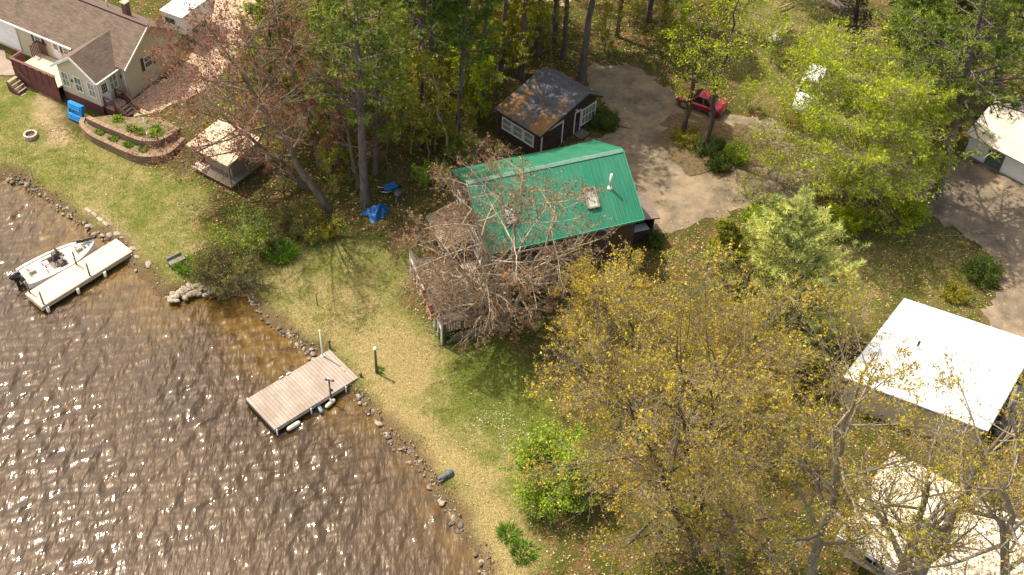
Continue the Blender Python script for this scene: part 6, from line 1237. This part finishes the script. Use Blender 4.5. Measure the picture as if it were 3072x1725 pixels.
# shrubs
for px, R, H, lm, lab, kw in (
        ((690, 845), 2.0, 2.6, 'leaf_shore', 'large olive green shrub hanging over the water beside the stone heap', dict(stems=34, K=(8, 6), n=5, leaf=0.055)),
        ((735, 730), 2.1, 2.8, 'leaf_green', 'tall fresh green shrub uphill of the shore shrub', dict(stems=26, K=(7, 6), n=4, leaf=0.055)),
        ((860, 705), 1.7, 1.9, 'leaf_shore', 'low olive shrub at the foot of the leaning red maple', dict(stems=22, K=(7, 5), n=5)),
        ((960, 700), 1.3, 1.3, 'leaf_olive', 'low brushy olive shrub between the red maple and the dry lawn', dict(stems=18, K=(6, 5), n=5)),
        ((1650, 1475), 2.1, 4.9, 'leaf_green', 'bright green leafy bush at the left of the large golden tree', dict(stems=34, K=(9, 7), n=6, leaf=0.075, ang=30)),
        ((1812, 375), 0.95, 1.2, 'leaf_box', 'round dark green shrub at the right corner of the dark garage', dict(stems=30, K=(7, 6), n=6, leaf=0.05)),
        ((2130, 455), 1.0, 1.2, 'leaf_box', 'dark green shrub at the foot of the taller island tree', dict(stems=24, K=(7, 6), n=6, leaf=0.05)),
        ((2060, 425), 1.0, 1.0, 'leaf_olive', 'olive shrub at the left end of the driveway island', dict(stems=20, K=(6, 6), n=6, leaf=0.05)),
        ((2210, 470), 1.1, 0.9, 'leaf_green', 'bright green shrub on the right part of the driveway island', dict(stems=20, K=(6, 6), n=6, leaf=0.05)),
        ((2160, 505), 0.8, 0.9, 'leaf_box', 'low dark shrub at the near edge of the driveway island', dict(stems=20, K=(6, 6), n=6, leaf=0.05)),
        ((2945, 830), 1.05, 1.3, 'leaf_box', 'rounded green shrub beside the driveway bend behind the white roof', dict(stems=30, K=(7, 6), n=6, leaf=0.055)),
        ((2870, 890), 0.9, 0.8, 'leaf_olive', 'low olive shrub next to the rounded shrub at the driveway bend', dict(stems=20, K=(6, 5), n=5, leaf=0.05)),
        ((2700, 650), 1.6, 1.8, 'leaf_lime', 'low yellow-green thicket at the driveway edge below the broad yellow-green tree', dict(stems=24, K=(7, 6), n=5, leaf=0.07)),
        ((2520, 690), 1.6, 1.4, 'leaf_lime', 'low yellow-green thicket between the pale pine and the broad yellow-green tree', dict(stems=24, K=(7, 6), n=5, leaf=0.07)),
        ((2260, 660), 0.8, 1.0, 'leaf_green', 'small green shrub on the leafy bank below the driveway', dict(stems=14, K=(6, 5), n=5)),
        ((1390, 480), 1.3, 1.6, 'leaf_green', 'dark green shrub between the woods and the green roofed house', dict(stems=20, K=(6, 5), n=5)),
        ((1300, 545), 1.2, 1.5, 'leaf_green', 'dark green shrub at the wood edge above the awning', dict(stems=20, K=(6, 5), n=5)),
        ((1430, 505), 1.3, 2.6, 'leaf_rust', 'rusty twiggy bush behind the left gable of the green roofed house', dict(stems=20, K=(7, 5), n=3, bmat='bark_pale')),
        ((1960, 720), 0.7, 0.7, 'leaf_box', 'small dark green shrub against the lean-to wall', dict(stems=14, K=(5, 5), n=5)),
        ((470, 405), 0.45, 0.6, 'leaf_green', 'leafy green plant at the curve of the upper flower bed', dict(stems=10, K=(5, 4), n=4)),
        ((355, 360), 0.3, 0.5, 'leaf_green', 'small green plant beside the porch steps in the upper flower bed', dict(stems=8, K=(4, 4), n=4))):
    B = G(*px) if px[1] != 405 and px[1] != 360 else at(*px, 1.84); shrub('shrub', lab, B, R, H, lm, int(px[0]+px[1]), **kw)
def blades(name, label, base, R, H, n, seed, mat='leaf_iris', sq=(1, 1), group=None, cat='plant'):
    rng = np.random.default_rng(seed); a = rng.random(n)*6.28; r_ = R*np.sqrt(rng.random(n)); p = np.stack([np.cos(a)*r_*sq[0], np.sin(a)*r_*sq[1], np.full(n, -0.02)], 1); d = nrm(np.stack([np.cos(a)*0.35, np.sin(a)*0.35, np.ones(n)], 1)+rng.normal(size=(n, 3))*0.25); h = (H*(0.6+0.6*rng.random(n)))[:, None]; s = nrm(np.cross(d, rng.normal(size=d.shape)))*0.022
    mid_ = p+d*h*0.6; tipp = p+d*h+np.stack([np.cos(a), np.sin(a), -0.2*np.ones(n)], 1)*h*0.25
    V = np.stack([p-s, p+s, mid_+s, mid_-s, tipp+s*.2, tipp-s*.2], 1).reshape(-1, 3); i = np.arange(n)[:, None]*6; F = np.vstack([i+np.array([[0, 1, 2, 3]]), i+np.array([[3, 2, 4, 5]])])
    o = np_mesh(name, V, F, mat, None, tint=np.repeat(rng.random(n), 6)); o.location = tuple(base); return tag(o, label, cat, group)
blades('iris_clump', 'bright green iris clump between the grey bench and the shore shrub', G(575, 808), 0.75, 0.6, 420, 1, sq=(1.1, 0.8)); blades('iris_clump', 'green iris clump on the right side of the shore shrub', G(848, 765), 0.8, 0.6, 420, 2)
blades('iris_clump', 'bright green leafy clump at the deck corner below the lattice', G(1341, 1012), 0.42, 0.5, 220, 3); blades('iris_clump', 'larger bright green clump on the grass near the bottom edge', G(1570, 1660), 0.6, 0.38, 300, 4); blades('iris_clump', 'smaller bright green clump on the grass just above the larger bottom clump', G(1525, 1605), 0.5, 0.45, 220, 5)
blades('iris_clump', 'green tuft at the foot of the tall weathered post', G(1140, 1112), 0.18, 0.25, 60, 6)
for q, sd in (((300, 398), 11), ((340, 418), 12), ((385, 436), 13), ((430, 448), 14)): blades('bed_plants', 'low green planting in the narrow lower bed between the block walls', at(*q, 1.45), 0.3, 0.2, 160, sd, group='plants in the lower bed')
for q, sd in (((420, 398), 15), ((395, 388), 16), ((470, 390), 17)): blades('bed_plants', 'low green planting around the white light in the upper bed', at(*q, 1.84), 0.28, 0.3, 140, sd, group='plants in the upper bed')

# ---- fallen leaves, undergrowth, grass: nobody could count them
def scatter_pts(n, seed, weight):
    rng = np.random.default_rng(seed); P = np.stack([rng.uniform(-42, 44, n), rng.uniform(26, 88, n)], 1); d = sd_poly(P, LAND); ok = (d > 0.3) & (rng.random(n) < weight(P, d)); P = P[ok]; return P, ground_d(d[ok], P[:, 0], P[:, 1]), rng
HARD = [GW([(1270, 700), (1330, 985), (1640, 905), (1960, 720), (1850, 400), (1360, 560)]), np.array([[-43, 66], [-43, 80], [-22, 70], [-27, 59]])]
def free(P):
    m = np.ones(len(P), bool)
    for h in HARD: m &= sd_poly(P, h) < 0
    return m
def lawn_w(P): return smooth(sd_poly(P, LAWN)+0.7*value_noise(P[:, 0], P[:, 1], 1.3, 3), -0.8, 0.8)
DRV = GW([(1745, 232), (1890, 196), (2010, 262), (2260, 350), (2480, 430), (2700, 478), (2790, 450), (2960, 500), (3400, 720), (3400, 1200), (2990, 1010), (2950, 955), (3012, 830), (2920, 725), (2740, 620), (2480, 585), (2210, 630), (1930, 705), (1830, 470), (1880, 385)])
GRV = GW([(395, 352), (560, 300), (720, 160), (860, -60), (600, -120), (585, 130), (440, 270)])
P, z, rng = scatter_pts(150000, 501, lambda P, d: free(P)*np.clip(1-lawn_w(P)*0.97, 0, 1)*np.where(sd_poly(P, DRV) > 0, 0.02+0.75*smooth(-sd_poly(P, DRV)+0.5*value_noise(P[:, 0], P[:, 1], 1.0, 71), -0.9, -0.1), 1)*np.where(sd_poly(P, GRV) > 0, 0.15, 1)*np.clip(0.75+0.5*value_noise(P[:, 0], P[:, 1], 0.8, 61), 0.15, 1))
V, F, T = leafquads(np.column_stack([P, z+0.045]), 0.055, 0.6, rng, rng.random(len(P)), 0.0, 0.85); o = np_mesh('fallen_leaves', V, F, 'dead_leaf', None, tint=T); tag(o, 'dry brown and tan leaves scattered over the woodland floor', 'leaf litter', kind='stuff')
P, z, rng = scatter_pts(120000, 502, lambda P, d: free(P)*np.clip(1-lawn_w(P)*1.2, 0, 1)*(sd_poly(P, DRV) < -0.1)*(sd_poly(P, GRV) < -0.1)*np.clip(0.25+0.8*value_noise(P[:, 0], P[:, 1], 1.1, 62), 0, 1))
V, F, T = leafquads(np.column_stack([P, z+0.05+0.35*rng.random(len(P))**2]), 0.065, 0.5, rng, 0.8*rng.random(len(P)), 0.0, 0.5); o = np_mesh('undergrowth', V, F, 'leaf_olive', None, tint=T); tag(o, 'low olive undergrowth of the woodland floor', 'undergrowth', kind='stuff')
P, z, rng = scatter_pts(420000, 503, lambda P, d: free(P)*np.clip(lawn_w(P)+0.5*smooth(sd_poly(P, SIDE), -1, 1)+0.6*smooth(sd_poly(P, MEADOW), -1, 1), 0, 1)*(sd_poly(P, DRV) < 0))
n = len(P); a = rng.random(n)*6.28; h = 0.05+0.07*rng.random(n); p = np.column_stack([P, z]); s = np.column_stack([np.cos(a), np.sin(a), np.zeros(n)])*0.012; tp = p+np.column_stack([rng.normal(size=n)*0.05, rng.normal(size=n)*0.05, h])
sw = np.maximum(smooth(sd_poly(P, STRAW), -1.0, 0.9), 0.75*smooth(sd_poly(P, STRAW2), -0.9, 1.0)); tn = np.clip(0.28+0.32*value_noise(P[:, 0], P[:, 1], 0.7, 63)+0.3*sw-0.25*smooth(sd_poly(P, DARKLAWN), -1, 1)+0.2*rng.normal(size=n), 0, 1)
V = np.stack([p-s, p+s, tp], 1).reshape(-1, 3); o = np_mesh('lawn_grass', V, np.arange(n*3).reshape(-1, 3), 'grass_blade', None, tint=np.repeat(tn, 3)); tag(o, 'short spring grass of the lawns, part green part straw', 'grass', kind='stuff')

P, z, rng = scatter_pts(260000, 504, lambda P, d: (d < 0.9)*np.clip(0.15+0.75*value_noise(P[:, 0], P[:, 1], 0.6, 81), 0, 1))
n = len(P); a = rng.random(n)*6.28; h = 0.10+0.20*rng.random(n)**2; p = np.column_stack([P, z-0.02]); s = np.column_stack([np.cos(a), np.sin(a), np.zeros(n)])*0.014; tp = p+np.column_stack([rng.normal(size=n)*0.08, rng.normal(size=n)*0.08, h])
o = np_mesh('bank_grass', np.stack([p-s, p+s, tp], 1).reshape(-1, 3), np.arange(n*3).reshape(-1, 3), 'grass_blade', None, tint=np.repeat(np.clip(0.45+0.3*rng.normal(size=n), 0, 1), 3)); tag(o, 'ragged straw and weeds along the stony bank', 'grass', kind='stuff')
rng = np.random.default_rng(505); c_ = G(1500, 1285)[:2]; P = c_+rng.normal(size=(520, 2))*np.array([1.5, 1.1]); P = P[value_noise(P[:, 0], P[:, 1], 0.5, 82) > -0.2]; z = ground_d(sd_poly(P, LAND), P[:, 0], P[:, 1])
foliage('white_petal', [(0.0, (0.45, 0.47, 0.38)), (1.0, (0.75, 0.76, 0.70))], 0.2)
V, F, T = leafquads(np.column_stack([P, z+0.09]), 0.022, 0.9, rng, rng.random(len(P)), 0.0, 0.7); o = np_mesh('lawn_flowers', V, F, 'white_petal', None, tint=T); tag(o, 'patch of tiny white flowers in the green lawn beside the golden tree', 'flowers', kind='stuff')
# leaves lying on the pale outbuilding roof
rng = np.random.default_rng(506); u = rng.random(1500)*8.6+0.1; v_ = rng.random(1500)*5.75+0.1; k = rng.random(1500) < np.clip(0.35+0.5*value_noise(u, v_, 0.9, 83), 0, 1); u, v_ = u[k], v_[k]; ca, sa = math.cos(RAD(-35)), math.sin(RAD(-35))
V, F, T = leafquads(np.column_stack([O2[0]+u*ca-v_*sa, O2[1]+u*sa+v_*ca, 3.7+0.25*v_/5.95+0.012+0.01*rng.random(len(u))]), 0.042, 0.6, rng, 0.5*rng.random(len(u)), 0.0, 0.97); o = np_mesh('roof_leaves', V, F, 'dead_leaf', None, tint=T); tag(o, 'brown leaves and bud scales littering the pale outbuilding roof', 'leaf litter', kind='stuff')

rng = np.random.default_rng(507); P = np.stack([rng.uniform(-36, 2, 120000), rng.uniform(27, 60, 120000)], 1); d = sd_poly(P, LAND); k = (d > -0.28) & (d < 0.30) & (rng.random(len(P)) < np.clip(0.3+0.6*value_noise(P[:, 0], P[:, 1], 0.8, 84), 0, 1)); P, d = P[k], d[k]; n = len(P)
foliage('pebble', [(0.0, (0.06, 0.048, 0.036)), (0.5, (0.18, 0.145, 0.105)), (1.0, (0.36, 0.31, 0.24))], 0.0)
r_ = (0.025+0.055*rng.random(n)**2)[:, None]; c = np.column_stack([P, np.maximum(ground_d(d, P[:, 0], P[:, 1]), -0.02)+0.01]); ex = nrm(np.column_stack([rng.normal(size=n), rng.normal(size=n), np.zeros(n)])); ey = np.cross(np.array([[0, 0, 1.0]]), ex)
V = np.stack([c+ex*r_*1.3, c+ey*r_, c-ex*r_*1.2, c-ey*r_*0.9, c+UPV*r_*0.8, c-UPV*r_*0.8], 1).reshape(-1, 3); i = np.arange(n)[:, None, None]*6; F = (i+np.array([[0, 1, 4], [1, 2, 4], [2, 3, 4], [3, 0, 4], [1, 0, 5], [2, 1, 5], [3, 2, 5], [0, 3, 5]])[None]).reshape(-1, 3)
o = np_mesh('bank_pebbles', V, F, 'pebble', None, tint=np.repeat(rng.random(n), 6)); tag(o, 'small brown pebbles and gravel along the waterline', 'gravel', kind='stuff')
